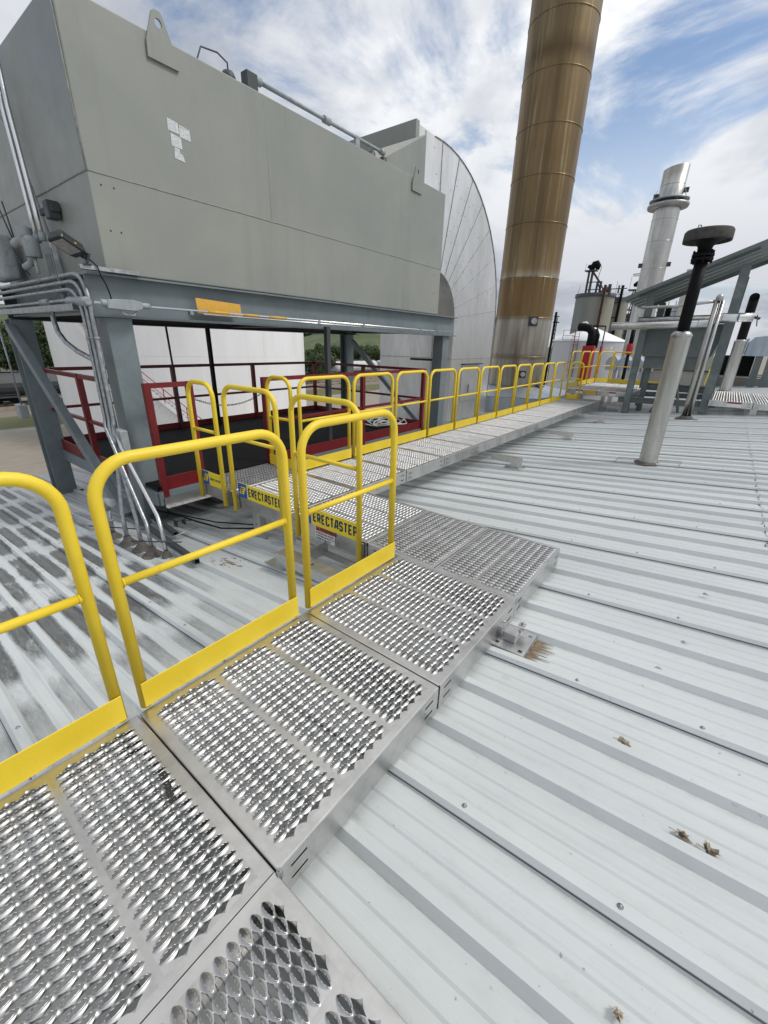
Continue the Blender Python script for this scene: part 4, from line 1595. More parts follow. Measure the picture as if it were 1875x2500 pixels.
t = thing('conduit', (-3.77, 1.54, roof_z(-3.77)), 'slim bright conduit leaning away from the column to its own roof boot', 'conduit', G_CON)
o = Vector((-3.77, 1.54, roof_z(-3.77)))
m = MB()
m.tube([(-4.96, 1.74, 0.60), (-4.75, 1.70, 0.40), (-3.86, 1.56, 0.12 - 0.2), (-3.78, 1.54, -0.18), (-3.77, 1.54, roof_z(-3.77, 0.01))], 0.018, 12)
rel(m, o).build('tube', 'bright_jacket', t)
m = MB()
m.lathe([(0.05, 0.0), (0.045, 0.02), (0.025, 0.06), (0.019, 0.075)], 0, 0, 12)
m.build('rubber_boot', 'rubber', t)
t = thing('conduit', (-4.80, 1.46, roof_z(-4.80)), 'short grey conduit stub with a tee fitting, leftmost at the roof', 'conduit', G_CON)
m = MB()
m.tube([(0, 0, 0.0), (0, 0, 0.36)], 0.022, 12)
m.build('tube', 'galv', t)
m = MB()
m.tube([(-0.06, 0.02, 0.42), (0.0, 0.0, 0.42), (0.15, -0.0, 0.45)], 0.042, 12)
m.tube([(0, 0, 0.34), (0, 0, 0.43)], 0.034, 12)
m.tube([(0, 0, 0.2), (0, 0, 0.225)], 0.032, 12)
m.build('cast_fitting', 'grey_cast', t)
m = MB()
m.lathe([(0.08, 0.0), (0.075, 0.02), (0.045, 0.05), (0.026, 0.075)], 0, 0, 12)
m.build('rubber_boot', 'rubber', t)
t = thing('junction_box', (-4.93, 1.76, 0.44), 'small grey junction box strapped to the near column behind the conduits', 'junction box')
m = MB()
m.box((-0.10, -0.03, -0.12), (0.13, 0.05, 0.12))
m.build('enclosure', 'grey_cast', t, bevel=0.01, seg=2)
MB().box((-0.085, -0.038, -0.10), (0.115, -0.03, 0.10)).build('cover', 'grey_cast', t, bevel=0.004)
t = thing('junction_box', (-8.1, 1.70, 0.40), 'small pale junction box on the far left column', 'junction box')
m = MB()
m.box((-0.16, -0.06, -0.10), (0.04, 0.05, 0.10))
m.build('enclosure', 'grey_cast', t, bevel=0.015, seg=2)
m = MB()
m.tube([(-0.02, 0.0, 0.1), (-0.04, 0.0, 1.2)], 0.012, 8)
m.build('tube', 'galv', t)
t = thing('cable_tray', (-6.4, 1.76, 1.70), 'galvanised tray under the conduit run at the end of the frame', 'cable tray')
m = MB()
m.box((-2.9, -0.06, 0.0), (1.2, 0.0, 0.004))
m.box((-2.9, -0.064, 0.0), (1.2, -0.06, 0.06))
m.build('channel', 'galv', t)

# explosion-proof light fitting line along the long beam
t = thing('conduit', (-4.90, 1.78, 1.765), 'thin bright conduit along the face of the long beam', 'conduit')
m = MB()
m.tube([(0.03, 0.0, 0), (0.035, 6.05, -0.04), (0.03, 6.9, -0.045)], 0.013, 10)
m.tube([(0.03, 1.1, -0.035), (0.035, 6.05, -0.075)], 0.010, 8)
m.build('tube', 'bright_jacket', t)
m = MB()
m.prism([(0.09, -0.045), (0.35, -0.055), (0.42, -0.03), (0.42, 0.03), (0.34, 0.045), (0.16, 0.04), (0.10, 0.03)], 'x', 0.0, 0.075)
m.tube([(0.035, 0.05, 0), (0.035, 0.12, 0)], 0.034, 12)
m.tube([(0.035, 0.40, 0), (0.035, 0.50, 0)], 0.030, 12)
m.build('cast_fitting', 'grey_cast', t, bevel=0.004)
m = MB()
for y in (0.95, 3.9, 5.6, 2.9, 6.2):
    m.box((0.0, y - 0.02, -0.05), (0.05, y + 0.02, -0.01))
m.tube([(0.05, 0.20, -0.06), (0.06, 0.25, -0.095), (0.06, 0.33, -0.095), (0.05, 0.36, -0.05)], 0.005, 6)
m.build('clip', 'galv', t)
m = MB()
for (a, b) in ((1.15, 1.42), (1.62, 1.85), (2.0, 2.3)):
    m.tube([(0.03 + .0008 * a, a, -0.0066 * a + 0.001), (0.03 + .0008 * b, b, -0.0066 * b + 0.001)], 0.0145, 10)
m.build('orange_overspray', 'orange', t)

# small valve actuators at the end face of the box
t = thing('valve_actuator', (-6.35, 1.80, 2.2), 'grey pressure switch cluster with thin tubes on the left end of the big box', 'actuator')
m = MB()
m.tube([(-0.05, 0, 0.16), (-0.05, 0, 0.34), (-0.05, 0, 0.36)], [0.07, 0.07, 0.03], 14)
m.tube([(0.16, -0.03, 0.04), (0.16, -0.03, 0.20), (0.16, -0.03, 0.24)], [0.075, 0.075, 0.03], 14)
m.tube([(-0.25, -0.02, -0.02), (-0.02, -0.02, 0.0), (0.12, -0.03, 0.08)], 0.035, 10)
m.tube([(0.16, -0.03, 0.04), (0.20, -0.04, -0.12)], 0.018, 10)
m.tube([(-0.42, -0.02, 0.22), (-0.1, -0.02, 0.24)], 0.045, 10)
m.build('cast_body', 'grey_cast', t, bevel=0.003)
m = MB()
m.tube([(-0.42, -0.03, 0.28), (-0.50, -0.04, 0.45), (-0.6, -0.04, 0.62)], 0.008, 6)
m.tube([(-0.36, -0.03, 0.28), (-0.36, -0.04, 0.45), (-0.41, -0.04, 0.62)], 0.008, 6)
m.tube([(-0.5, -0.03, 0.2), (-0.42, 0, 0.0), (-0.25, 0, -0.1)], 0.008, 6)
m.build('capillary_tube', 'dark_grey', t)
m = MB()
for xx_ in (0.0, 0.04, 0.08, 0.12):
    m.box((xx_ - 0.02, 0.12, -0.4), (xx_ + 0.008, 0.15, 0.1))
m.build('terminal_strip', 'grey_cast', t)
for nm, x_, dx_, top in (('left hand', -6.05, -0.0, 3.9), ('right hand', -5.90, 0.02, 4.1)):
    t = thing('riser_pipe', (x_ - 0.30, 1.88, 2.55), '%s of two polished pipes rising up the left end of the big box' % nm, 'pipe', 'polished riser pipes')
    m = MB()
    m.tube([(0.12 + dx_, -0.03, -0.12), (0.10 + dx_, -0.03, 0.1), (-0.05, 0, 1.0), (-0.09, 0.02, 1.50)], 0.022, 12)
    m.build('tube', 'bright_jacket', t)
    m = MB()
    m.tube([(0.12 + dx_, -0.03, -0.16), (0.12 + dx_, -0.03, -0.08)], 0.034, 10)
    m.build('coupling', 'grey_cast', t)
t = thing('pipe_clamp', (-5.93, 1.93, 2.66), 'dark clamp block holding the polished pipes to the big box', 'clamp')
m = MB()
m.box((-0.18, -0.04, -0.03), (0.16, 0.05, 0.03))
m.box((0.02, -0.06, -0.09), (0.14, 0.05, 0.07))
m.build('block', 'dark_grey', t, bevel=0.008)
t = thing('hose', (-6.6, 1.96, 3.2), 'cable added in place of a shadow and grime streak, left end of big box', 'hose')  # added cable, drawn where a curved streak of shadow and grime runs
m = MB()
m.tube([(-0.85, -0.03, 0.68), (-0.35, -0.05, 0.58), (0.05, -0.04, 0.25), (0.28, -0.02, -0.3), (0.46, 0.0, -0.9), (0.56, 0.0, -1.15)], 0.016, 10)
m.build('cable', 'grey_cast', t)
t = thing('junction_box', (-7.55, 1.80, 2.34), 'big round cornered grey enclosure at the left edge of the picture', 'junction box')
m = MB()
m.box((-0.45, -0.06, -0.24), (0.22, 0.12, 0.25))
m.build('enclosure', 'grey_cast', t, bevel=0.05, seg=3)
m = MB()
m.lathe([(0.0, 0.03), (0.13, 0.03), (0.15, 0.0)], 0, 0, 20)
o_ = m.build('cover', 'grey_cast', t)
o_.rotation_euler = (R(90), 0, 0)
o_.location = (0.0, -0.06, 0.02)

# piping on top of the box
t = thing('roof_pipe_run', (-5.32, 4.25, 4.12), 'weathered pipe with valves running along the top edge of the big box', 'pipe')
m = MB()
m.tube([(0, 0.0, 0.24), (0, 2.42, 0.24)], 0.024, 12)
m.build('tube', 'grey_cast', t)
m = MB()
m.tube([(0, 1.08, 0.24), (0, 1.20, 0.24)], 0.045, 10)
m.tube([(0, 2.35, 0.24), (0, 2.45, 0.24)], 0.042, 10)
m.tube([(0, -0.10, 0.24), (0, 0.02, 0.24)], 0.046, 10)
m.build('coupling', 'grey_cast', t)
m = MB()
m.box((-0.06, -0.22, -0.02), (0.06, -0.06, 0.27))
m.build('valve_box', 'dark_grey', t, bevel=0.01)
m = MB()
m.tube([(0, -0.45, 0.0), (0, -0.43, 0.12), (0, -0.43, 0.17)], [0.05, 0.085, 0.06], 12)
m.tube([(0, -0.43, 0.06), (0, -0.2, 0.06)], 0.05, 10)
m.build('valve_body', 'dark_grey', t)
m = MB()
m.tube([(0, 2.05, 0.02), (0, 2.12, 0.10), (0, 2.16, 0.16)], [0.05, 0.08, 0.05], 12)
m.tube([(0, 2.12, 0.06), (0, 2.5, 0.06)], 0.055, 10)
m.tube([(0, 2.42, 0.0), (0, 2.44, 0.17)], 0.06, 10)
m.build('valve_body', 'dark_grey', t)
m = MB()
m.tube([(0, -0.43, 0.17), (0, -0.43, 0.25), (0, -0.55, 0.29), (0, -0.75, 0.26), (0, -0.85, 0.05), (0, -0.86, -0.03)], 0.009, 8)
m.build('sensing_tube', 'dark_grey', t)
m = MB()
m.box((-0.02, 1.74, -0.02), (0.02, 1.83, 0.26))
m.tube([(0, 1.72, 0.15), (0, 1.45, 0.0)], 0.006, 6)
m.build('stand', 'grey_cast', t)

# ------------------------------------------------------------------ clad elbow duct
EC = (10.0, 2.02)
RI, RO = 1.16, 3.66
DX0, DX1 = -8.85, -6.26
el_ = thing('elbow_duct', (-7.55, 11.0, roof_z(-7.5)), 'silver clad rectangular duct curving over and down behind the big box', 'duct')
eo = Vector((-7.55, 11.0, roof_z(-7.5)))
SEG = 9
outer = [(8.98, EC[1] + RO)] + [(EC[0] + RO * math.cos(R(a)) * 1.035, EC[1] + RO * math.sin(R(a))) for a in [95 - 95 * k / 18 for k in range(19)]]
inner = [(8.98, EC[1] + RI)] + [(EC[0] + RI * math.cos(R(a)), EC[1] + RI * math.sin(R(a))) for a in [95 - 95 * k / 18 for k in range(19)]]
zb_ = roof_z(DX1, 0.0) - 0.25
outer.append((EC[0] + RO * 1.035, zb_))
inner.append((EC[0] + RI, zb_))
m = MB()
n_ = len(outer)
for x, flip in ((DX1, False), (DX0, True)):
    vs = [(x, a, b) for a, b in outer] + [(x, a, b) for a, b in inner]
    fs = [(i, i + 1, n_ + i + 1, n_ + i) if flip else (i, n_ + i, n_ + i + 1, i + 1) for i in range(n_ - 1)]
    m.add(vs, fs)
rel(m, eo).build('side_cladding', 'duct_metal', el_)
for nm, cur, fl in (('outer_cladding', outer, False), ('inner_cladding', inner, True)):
    m = MB()
    vs = [(DX0, a, b) for a, b in cur] + [(DX1, a, b) for a, b in cur]
    m.add(vs, [(i, n_ + i, n_ + i + 1, i + 1) if fl else (i, i + 1, n_ + i + 1, n_ + i) for i in range(n_ - 1)])
    rel(m, eo).build(nm, 'duct_metal', el_)
m = MB()
for k, a in enumerate((90, 78, 66, 54.5, 43, 31, 19, 7.5)):
    p = (DX1 + 0.006, EC[0] + RI * math.cos(R(a)), EC[1] + RI * math.sin(R(a)))
    q = (DX1 + 0.006, EC[0] + RO * 1.035 * math.cos(R(a)), EC[1] + RO * math.sin(R(a)))
    m.bar(p, q, 0.008, 0.014, (1, 0, 0))
m.bar((DX1 + 0.006, EC[0] + RI, 1.10), (DX1 + 0.006, EC[0] + RO * 1.035, 1.10), 0.012, 0.02, (1, 0, 0))
m.bar((DX0, EC[0] + RI - 0.006, 1.10), (DX1, EC[0] + RI - 0.006, 1.10), 0.02, 0.012, (0, 0, 1))
m.bar((DX1 + 0.006, 8.98, EC[1] + RO - .02), (DX1 + 0.006, 8.98, EC[1] + RI), 0.012, 0.04, (1, 0, 0))
m.bar((DX1 + 0.006, 9.3, EC[1] + RO - .02), (DX1 + 0.006, 9.3, EC[1] + RI), 0.006, 0.01, (1, 0, 0))
for i in range(1, n_ - 1):
    m.bar((DX1 + 0.005, outer[i][0], outer[i][1]), (DX1 + 0.005, outer[i + 1][0], outer[i + 1][1]), 0.012, 0.03, (1, 0, 0))
rel(m, eo).build('standing_seam', 'seam_dark', el_)
m = MB()
m.box((DX0, 8.86, 4.1), (DX1 + 0.05, 8.985, EC[1] + RO + 0.02))
m.box((DX1, 8.86, 2.6), (DX1 + 0.05, 8.985, 4.1))
rel(m, eo).build('flange', 'box_paint', el_)
m = MB()
rr = random.Random(5)
for k in range(70):
    a = rr.choice((90, 78, 66, 54.5, 43, 31, 19, 7.5)) + rr.uniform(-5.5, 5.5)
    q_ = rr.uniform(RI + 0.15, RO - 0.15)
    p = (DX1, EC[0] + q_ * math.cos(R(a)), EC[1] + q_ * math.sin(R(a)))
    m.cyl((p[0], p[1], p[2]), (p[0] + 0.006, p[1], p[2]), 0.012, 6)
rel(m, eo).build('fixing_screws', 'grey_cast', el_)
m = MB()
m.box((DX1, 11.85, -0.15), (DX1 + 0.03, 12.95, 0.93))
rel(m, eo).build('access_door', 'duct_metal', el_, bevel=0.01)
m = MB()
m.box((DX1 + 0.03, 11.95, 0.80), (DX1 + 0.036, 12.9, 0.84))
m.bar((DX1 + 0.06, 12.25, 0.1), (DX1 + 0.06, 12.25, 0.35), 0.02, 0.02)
m.box((DX1, 11.8, 0.93), (DX1 + 0.12, 13.0, 0.96))
rel(m, eo).build('door_handle', 'dark_grey', el_)

t = thing('conduit', (-5.9, 9.6, 1.7), 'thin conduit hooking down beside the right column on a slotted strut', 'conduit')
m = MB()
m.tube([(-0.35, -0.55, 0.22), (0.12, -0.5, 0.24), (0.20, -0.45, 0.16), (0.22, -0.44, -0.25), (0.22, -0.44, -0.55), (0.20, -0.42, -1.2), (0.20, -0.42, -2.2)], 0.016, 10)
m.build('tube', 'galv', t)
m = MB()
m.box((-0.38, -0.48, -0.60), (0.42, -0.45, -0.55))
m.build('slotted_strut', 'dark_grey', t)

# ------------------------------------------------------------------ red platform under the box
PX0, PX1, PY0, PY1, PZ = -7.85, -4.72, 1.96, 7.35, -0.10
rp_ = thing('red_platform', (-6.2, 4.6, PZ), 'dark red railed platform with black grating underneath the big box', 'platform')
ro = Vector((-6.2, 4.6, PZ))
m = MB()
m.box((PX0, PY0, PZ - 0.03), (PX1, PY1, PZ))
rel(m, ro).build('grating', 'grating', rp_)
m = MB()
for (a, b) in (((PX0, PY0), (PX1, PY0)), ((PX1, PY0), (PX1, PY1)), ((PX1, PY1), (PX0, PY1)), ((PX0, PY1), (PX0, PY0))):
    m.bar((a[0], a[1], PZ - 0.13), (b[0], b[1], PZ - 0.13), 0.06, 0.16)
rel(m, ro).build('edge_channel', 'steel_grey', rp_)
m = MB()
for (a, b) in (((PX0, PY0), (PX1 - 0.5, PY0)), ((PX0, PY0), (PX0, PY1)), ((PX0, PY1), (PX1, PY1)), ((PX1, 3.52), (PX1, PY1)), ((PX1, 2.04), (PX1, 2.50))):
    m.bar((a[0], a[1], PZ + 0.02), (b[0], b[1], PZ + 0.02), 0.012, 0.17)
rel(m, ro).build('toe_board', 'red', rp_)


def red_line(pts_, posts, ztop=1.0, mid=True):
    for (a, b) in zip(pts_[:-1], pts_[1:]):
        m = MB()
        m.bar((a[0], a[1], ztop), (b[0], b[1], ztop), 0.05, 0.05)
        rel(m, ro).build('top_rail', 'red', rp_)
        if mid:
            m = MB()
            m.bar((a[0], a[1], 0.45), (b[0], b[1], 0.45), 0.04, 0.04)
            rel(m, ro).build('mid_rail', 'red', rp_)
    for (x, y) in posts:
        m = MB()
        m.box((x - 0.032, y - 0.032, PZ - 0.12), (x + 0.032, y + 0.032, ztop + 0.025))
        rel(m, ro).build('rail_post', 'red', rp_)


red_line([(PX0, PY0), (-5.35, PY0)], [(PX0, PY0), (-6.35, PY0)])
red_line([(PX0, PY0), (PX0, PY1)], [(PX0, 3.9), (PX0, 5.6), (PX0, PY1)])
red_line([(PX0, PY1), (PX1, PY1)], [(-6.3, PY1), (PX1, PY1)])
red_line([(PX1, 3.52), (PX1, PY1)], [(PX1, 3.52), (PX1, 5.5)])
red_line([(PX1, 2.04), (PX1, 2.50)], [(PX1, 2.04), (PX1, 2.50)], mid=False)
m = MB()
m.box((-4.67, 2.0, -0.335), (-4.62, 2.78, -0.33))
m.box((-4.675, 2.0, -0.335), (-4.67, 2.78, -0.22))
rel(m, ro).build('angle_bracket', 'alu', rp_)
# chain across the gate
ch = thing('safety_chain', (PX1, 3.0, 0.85), 'thin black chain hanging across the opening in the red railing', 'chain')
m = MB()
N_ = 40
prev = None
for k in range(N_):
    u = (k + 0.5) / N_
    y = -0.5 + 1.02 * u
    z = -0.13 * (1 - (2 * u - 1) ** 2)
    tilt = (k % 2)
    pts = []
    for a in range(8):
        an = 2 * math.pi * a / 8
        dy, dw = 0.019 * math.cos(an), 0.008 * math.sin(an)
        pts.append((dw if tilt else 0.0, y + dy, z + (0 if tilt else dw)))
    m.tube(pts, 0.0032, 5, closed=True)
m.build('links', 'black', ch)
# coil of pale hose left on the platform
t = thing('hose_coil', (-5.35, 6.9, PZ), 'loose coil of pale hose on the grating of the red platform', 'hose')
m = MB()
rr = random.Random(11)
pts = []
for k in range(90):
    a = k * 0.35
    r_ = 0.30 + 0.14 * math.sin(k * 0.21)
    pts.append((0.9 * r_ * math.cos(a) + 0.15 * math.sin(k * 0.07), 1.3 * r_ * math.sin(a) + 0.1 * math.sin(k * .1), 0.03 + 0.06 * abs(math.sin(k * 0.5))))
m.tube(pts, 0.013, 7)
m.build('loop', 'rope', t)

# black struts lying on the roof by the conduits
G_STR = 'black strut offcuts lying on the roof'
for i, (a, b, lab_) in enumerate((((-5.45, 1.86), (-3.28, 1.58), 'long black square strut on the roof, its open end pointing at the walkway'),
                                  ((-5.3, 2.02), (-4.14, 1.82), 'shorter black square strut lying behind the conduit boots'),)):
    za, zb2 = roof_z(a[0], 0.065), roof_z(b[0], 0.065)
    t = thing('strut_bar', (b[0], b[1], zb2), lab_, 'strut', G_STR)
    d = Vector((a[0] - b[0], a[1] - b[1], za - zb2))
    m = MB()
    sd_ = d.normalized().cross(Vector((0, 0, 1)))
    up = sd_.cross(d.normalized())
    w_ = 0.021
    for off, ww, hh in ((up * w_, 0.046, 0.004), (-up * w_, 0.046, 0.004), (sd_ * w_, 0.004, 0.04), (-sd_ * w_, 0.004, 0.04)):
        m.bar(off, d + off, ww, hh)
    m.build('square_tube', 'dark_grey', t)
    if i:
        m = MB()
        m.cyl((0.05, -0.1, 0.0), (0.05, 0.22, 0.02), 0.007, 8)
        m.build('threaded_rod', 'galv', t)
t = thing('beam_clamp', (-4.45, 2.02, roof_z(-4.45, 0.06)), 'small bolted clamp with a threaded rod on the roof behind the struts', 'clamp')
m = MB()
m.box((-0.04, -0.05, -0.02), (0.04, -0.04, 0.05))
m.box((-0.04, 0.04, -0.02), (0.04, 0.05, 0.05))
m.box((-0.04, -0.05, 0.045), (0.04, 0.05, 0.052))
m.cyl((-0.15, -0.06, 0.03), (0.16, 0.08, 0.05), 0.006, 8)
m.build('yoke', 'dark_grey', t)
t = thing('cable', (-4.0, 2.2, roof_z(-4.0)), 'black cable snaking over the roof from the column to the walkway', 'cable')
m = MB()
m.tube([(-1.25, -0.25, 0.0), (-0.95, -0.22, 0.06), (-0.6, -0.12, 0.06), (-0.3, -0.05, 0.04), (0.1, 0.0, 0.06), (0.45, 0.12, 0.12), (0.8, 0.3, 0.2)], 0.009, 8)
m.tube([(-1.25, -0.2, 0.03), (-0.9, -0.18, 0.05), (-0.5, -0.05, 0.05), (-0.1, 0.05, 0.06), (0.5, 0.22, 0.14), (0.8, 0.34, 0.22)], 0.008, 8)
m.build('sheath', 'black', t)
for i, (a, b) in enumerate((((-4.95, 1.30), (-4.28, 1.58)), ((-4.05, 1.36), (-3.6, 1.62)))):
    m = MB()
    m.cyl((0, 0, 0), (b[0] - a[0], b[1] - a[1], roof_z(b[0]) - roof_z(a[0])), 0.007, 8)
    o = m.build('threaded_rod', 'dark_grey')
    o.location = (a[0], a[1], roof_z(a[0], 0.17))
    tag(o, '%s thin black rod clamped across the upright conduits' % ('left hand' if i == 0 else 'right hand'), 'rod', 'thin rods across the conduits')

# ------------------------------------------------------------------ flues standing on the roof
def flue(x, y, rj, zj, rb, zt, label, cap=None, mitre=False):
    zb = roof_z(x)
    t = thing('vent_pipe', (x, y, zb), label, 'vent pipe', 'black flues in silver jackets')
    m = MB()
    m.lathe([(rj, 0.0), (rj, zj - zb - 0.09), (rj * 1.02, zj - zb - 0.088), (rj * 1.04, zj - zb - 0.04), (rj * 0.8, zj - zb), (rb, zj - zb + 0.01)], 0, 0, 36)
    m.build('jacket', 'jacket', t)
    m = MB()
    m.lathe([(rj * 1.005, 0.05), (rj * 1.25, 0.035), (rj * 1.5, 0.036 - 0.012)], 0, 0, 24)
    m.build('flashing', 'rubber', t)
    m = MB()
    if mitre:
        n_ = 24
        vs = []
        for k in range(n_):
            a = 2 * math.pi * k / n_
            vs.append((rb * math.cos(a), rb * math.sin(a), zj - zb - 0.02))
        for k in range(n_):
            a = 2 * math.pi * k / n_
            vs.append((rb * math.cos(a), rb * math.sin(a), zt - zb + rb * 1.0 * math.sin(a)))
        m.add(vs, [(k, (k + 1) % n_, n_ + (k + 1) % n_, n_ + k) for k in range(n_)], True)
        vs = []
        for k in range(n_):
            a = 2 * math.pi * k / n_
            vs.append((rb * .92 * math.cos(a), rb * .92 * math.sin(a), zt - zb + rb * 1.0 * math.sin(a)))
            vs.append((rb * .92 * math.cos(a), rb * .92 * math.sin(a), zt - zb - 0.6))
        m.add(vs, [(2 * k, 2 * k + 1, 2 * ((k + 1) % n_) + 1, 2 * ((k + 1) % n_)) for k in range(n_)], True)
    else:
        m.cyl((0, 0, zj - zb - 0.02), (0, 0, zt - zb), rb, 28)
    m.build('flue', 'black', t)
    return t


t = flue(-0.62, 7.58, 0.125, 1.72, 0.075, 2.66, 'near silver jacketed vent with a black flue and wide flat cap')
zb = roof_z(-0.62)
m = MB()
for zz_ in (2.60, 2.645):
    m.lathe([(0.076, zz_ - zb - 0.016), (0.125, zz_ - zb - 0.016), (0.125, zz_ - zb + 0.012), (0.076, zz_ - zb + 0.012)], 0, 0, 28, False)
for k in range(8):
    a = 2 * math.pi * k / 8 + 0.2
    m.cyl((0.108 * math.cos(a), 0.108 * math.sin(a), 2.55 - zb), (0.108 * math.cos(a), 0.108 * math.sin(a), 2.70 - zb), 0.013, 6)
m.build('flange', 'black', t)
m = MB()
m.lathe([(0.262, 2.86 - zb), (0.262, 2.795 - zb), (0.270, 2.795 - zb), (0.272, 2.815 - zb), (0.270, 2.905 - zb), (0.255, 2.925 - zb), (0.10, 2.955 - zb), (0.0, 2.96 - zb)], 0, 0, 40)
m.build('cap', 'cap', t)
m = MB()
m.lathe([(0.074, 2.66 - zb), (0.085, 2.74 - zb), (0.14, 2.80 - zb), (0.261, 2.835 - zb)], 0, 0, 40)
m.build('cap_throat', 'black', t)
m = MB()
for (x_, y_) in ((-0.13, -0.05), (0.08, 0.1)):
    m.tube([(x_, y_, 2.94 - zb), (x_, y_, 2.985 - zb), (x_ + 0.03, y_ + 0.01, 2.985 - zb), (x_ + 0.03, y_ + 0.01, 2.94 - zb)], 0.006, 6)
m.build('lifting_eye', 'black', t)
m = MB()
for (xa, ya, xb, yb) in ((-1.05, 7.36, -0.20, 7.36), (-0.20, 7.36, -0.20, 7.80), (-1.05, 7.36, -1.05, 7.80), (-1.05, 7.80, -0.20, 7.80)):
    m.bar((xa, ya, roof_z(xa, 0.036)), (xb, yb, roof_z(xb, 0.036)), 0.008, 0.003)
tag(m.build('flashing_sheet', 'mud'), 'faint rectangular sealed outline in the roof round the near vent', 'flashing')
flue(0.16, 24.0, 0.21, 1.95, 0.165, 3.55, 'farther silver jacketed vent with a slant cut open black flue', mitre=True)

t = thing('vent_pipe', (-0.52, 13.3, roof_z(-0.52)), 'slim silver vent pipe standing just right of the near flue', 'vent pipe')
m = MB()
m.cyl((-0.05, 0, 0), (-0.05, 0, 2.75), 0.058, 20)
m.cyl((0.058, 0.01, 0), (0.058, 0.01, 2.75), 0.038, 16)
m.lathe([(0.06, 2.75), (0.075, 2.78), (0.07, 2.84), (0.03, 2.89), (0, 2.90)], -0.02, 0, 16)
m.tube([(0.0, 0, 2.75), (-0.9, 0.1, 2.66), (-1.6, 0.2, 2.66)], 0.035, 10)
m.build('tube', 'jacket', t)
m = MB()
m.box((-0.22, -0.17, 0.02), (0.26, 0.2, 0.045))
m.lathe([(0.16, 0.045), (0.14, 0.10), (0.11, 0.12)], 0, 0, 14)
m.build('rubber_boot', 'rubber', t)

t = thing('insulated_pipe', (-2.8, 13.8, 2.05), 'bright silver insulated pipe crossing in front of the grey steel canopy', 'pipe')
m = MB()
m.tube([(0, 0, 0.0), (1.95, 0.1, 0.06), (2.15, 0.12, 0.07), (2.25, 0.12, 0.16), (2.40, 0.12, 0.20), (3.0, 0.15, 0.20)], 0.098, 18)
m.build('tube', 'bright_jacket', t)
m = MB()
m.tube([(0.55, 0.35, 0.16), (2.25, 0.4, 0.20)], 0.085, 14)
m.build('second_tube', 'jacket', t)
m = MB()
for x_ in (1.95, 2.4, 2.72):
    m.tube([(x_ - .006, 0.1 + .005 * (x_ - 2), 0.06 if x_ < 2 else 0.2), (x_ + .006, 0.1 + .005 * (x_ - 2), 0.06 if x_ < 2 else 0.2)], 0.102, 18)
m.build('band', 'grey_cast', t)
m = MB()
m.tube([(3.0, 0.15, 0.2), (3.12, 0.16, 0.17)], 0.03, 8)
m.tube([(3.05, 0.1, 0.25), (3.1, 0.1, 0.0)], 0.012, 6)
m.build('end_valve', 'dark_grey', t)

# ------------------------------------------------------------------ tall stained stack
SXc, SYc, SR = -6.35, 16.45, 0.995
t = thing('smokestack', (SXc, SYc, roof_z(SXc)), 'tall cylindrical smokestack stained golden brown, grey at its foot', 'smokestack')
m = MB()
m.lathe([(SR, -0.2), (SR, 24.0)], 0, 0, 72)
m.build('shell', 'gold', t)
m = MB()
zs_ = [1.84, 3.12, 4.36, 5.92, 7.18, 8.44, 9.72, 10.98, 12.3, 13.6]
for z in zs_:
    m.lathe([(SR + 0.001, z - 0.016), (SR + 0.013, z - 0.010), (SR + 0.013, z + 0.010), (SR + 0.001, z + 0.016)], 0, 0, 72)
for k, (z0_, z1_) in enumerate(zip([0] + zs_, zs_ + [22])):
    a = R(-62 + (9 if k % 2 else -8))
    m.bar((SR * math.cos(a), SR * math.sin(a), z0_), (SR * math.cos(a), SR * math.sin(a), z1_), 0.03, 0.012, (math.cos(a), math.sin(a), 0))
m.build('weld_ring', 'gold', t)
m = MB()
for (a, z, s_) in ((-50, 3.0, 0.15), (-57, 1.25, 0.12), (-60, 0.35, 0.24)):
    a = R(a)
    n_v = Vector((math.cos(a), math.sin(a), 0))
    tt_ = Vector((-math.sin(a), math.cos(a), 0))
    c_ = n_v * SR
    m.box((-s_, -0.03, -s_), (s_, 0.07, s_), Matrix(((tt_.x, n_v.x, 0, c_.x), (tt_.y, n_v.y, 0, c_.y), (0, 0, 1, z), (0, 0, 0, 1))))
m.build('port_frame', 'dark_grey', t)
m = MB()
for (a, z, s_) in ((-50, 3.0, 0.10), (-57, 1.25, 0.08), (-60, 0.35, 0.16)):
    m = MB()
    a = R(a)
    n_v = Vector((math.cos(a), math.sin(a), 0))
    m.cyl(n_v * (SR + 0.05) + Vector((0, 0, z)), n_v * (SR + 0.13) + Vector((0, 0, z)), s_, 16)
    m.build('port_cover', 'jacket', t)
    m = MB()
m = MB()
for (a, z) in ((-162, 3.05), (-165, 1.4), (-12, 0.75)):
    a = R(a)
    n_v = Vector((math.cos(a), math.sin(a), 0))
    m.cyl(n_v * (SR - 0.03) + Vector((0, 0, z)), n_v * (SR + 0.14) + Vector((0, 0, z)), 0.15, 12)
m.tube([(-SR - 0.05, -0.35, 2.9), (-SR - 0.1, -0.35, 1.4), (-SR - 0.12, -0.35, 0.2)], 0.03, 8)
m.build('side_port', 'dark_grey', t)
m = MB()
m.lathe([(SR + 0.02, 0.30), (SR + 0.04, 0.16), (1.28, -0.25), (1.36, -0.42)], 0, 0, 40)
rr = random.Random(4)
m.v = [(x * (1 + rr.uniform(-.02, .02)), y * (1 + rr.uniform(-.02, .02)), z + rr.uniform(-.03, .03)) for x, y, z in m.v]
m.build('storm_collar', 'grey_cast', t)
t = thing('roof_curb', (SXc, SYc, roof_z(SXc)), 'grey panelled curb box at the foot of the tall stack', 'curb')
m = MB()
q = [(-1.9, -1.6), (-0.2, -2.5), (1.55, -1.9), (1.9, 0.2), (1.5, 1.9), (-1.9, 1.9)]
m.prism(q, 'z', -0.2, 0.62)
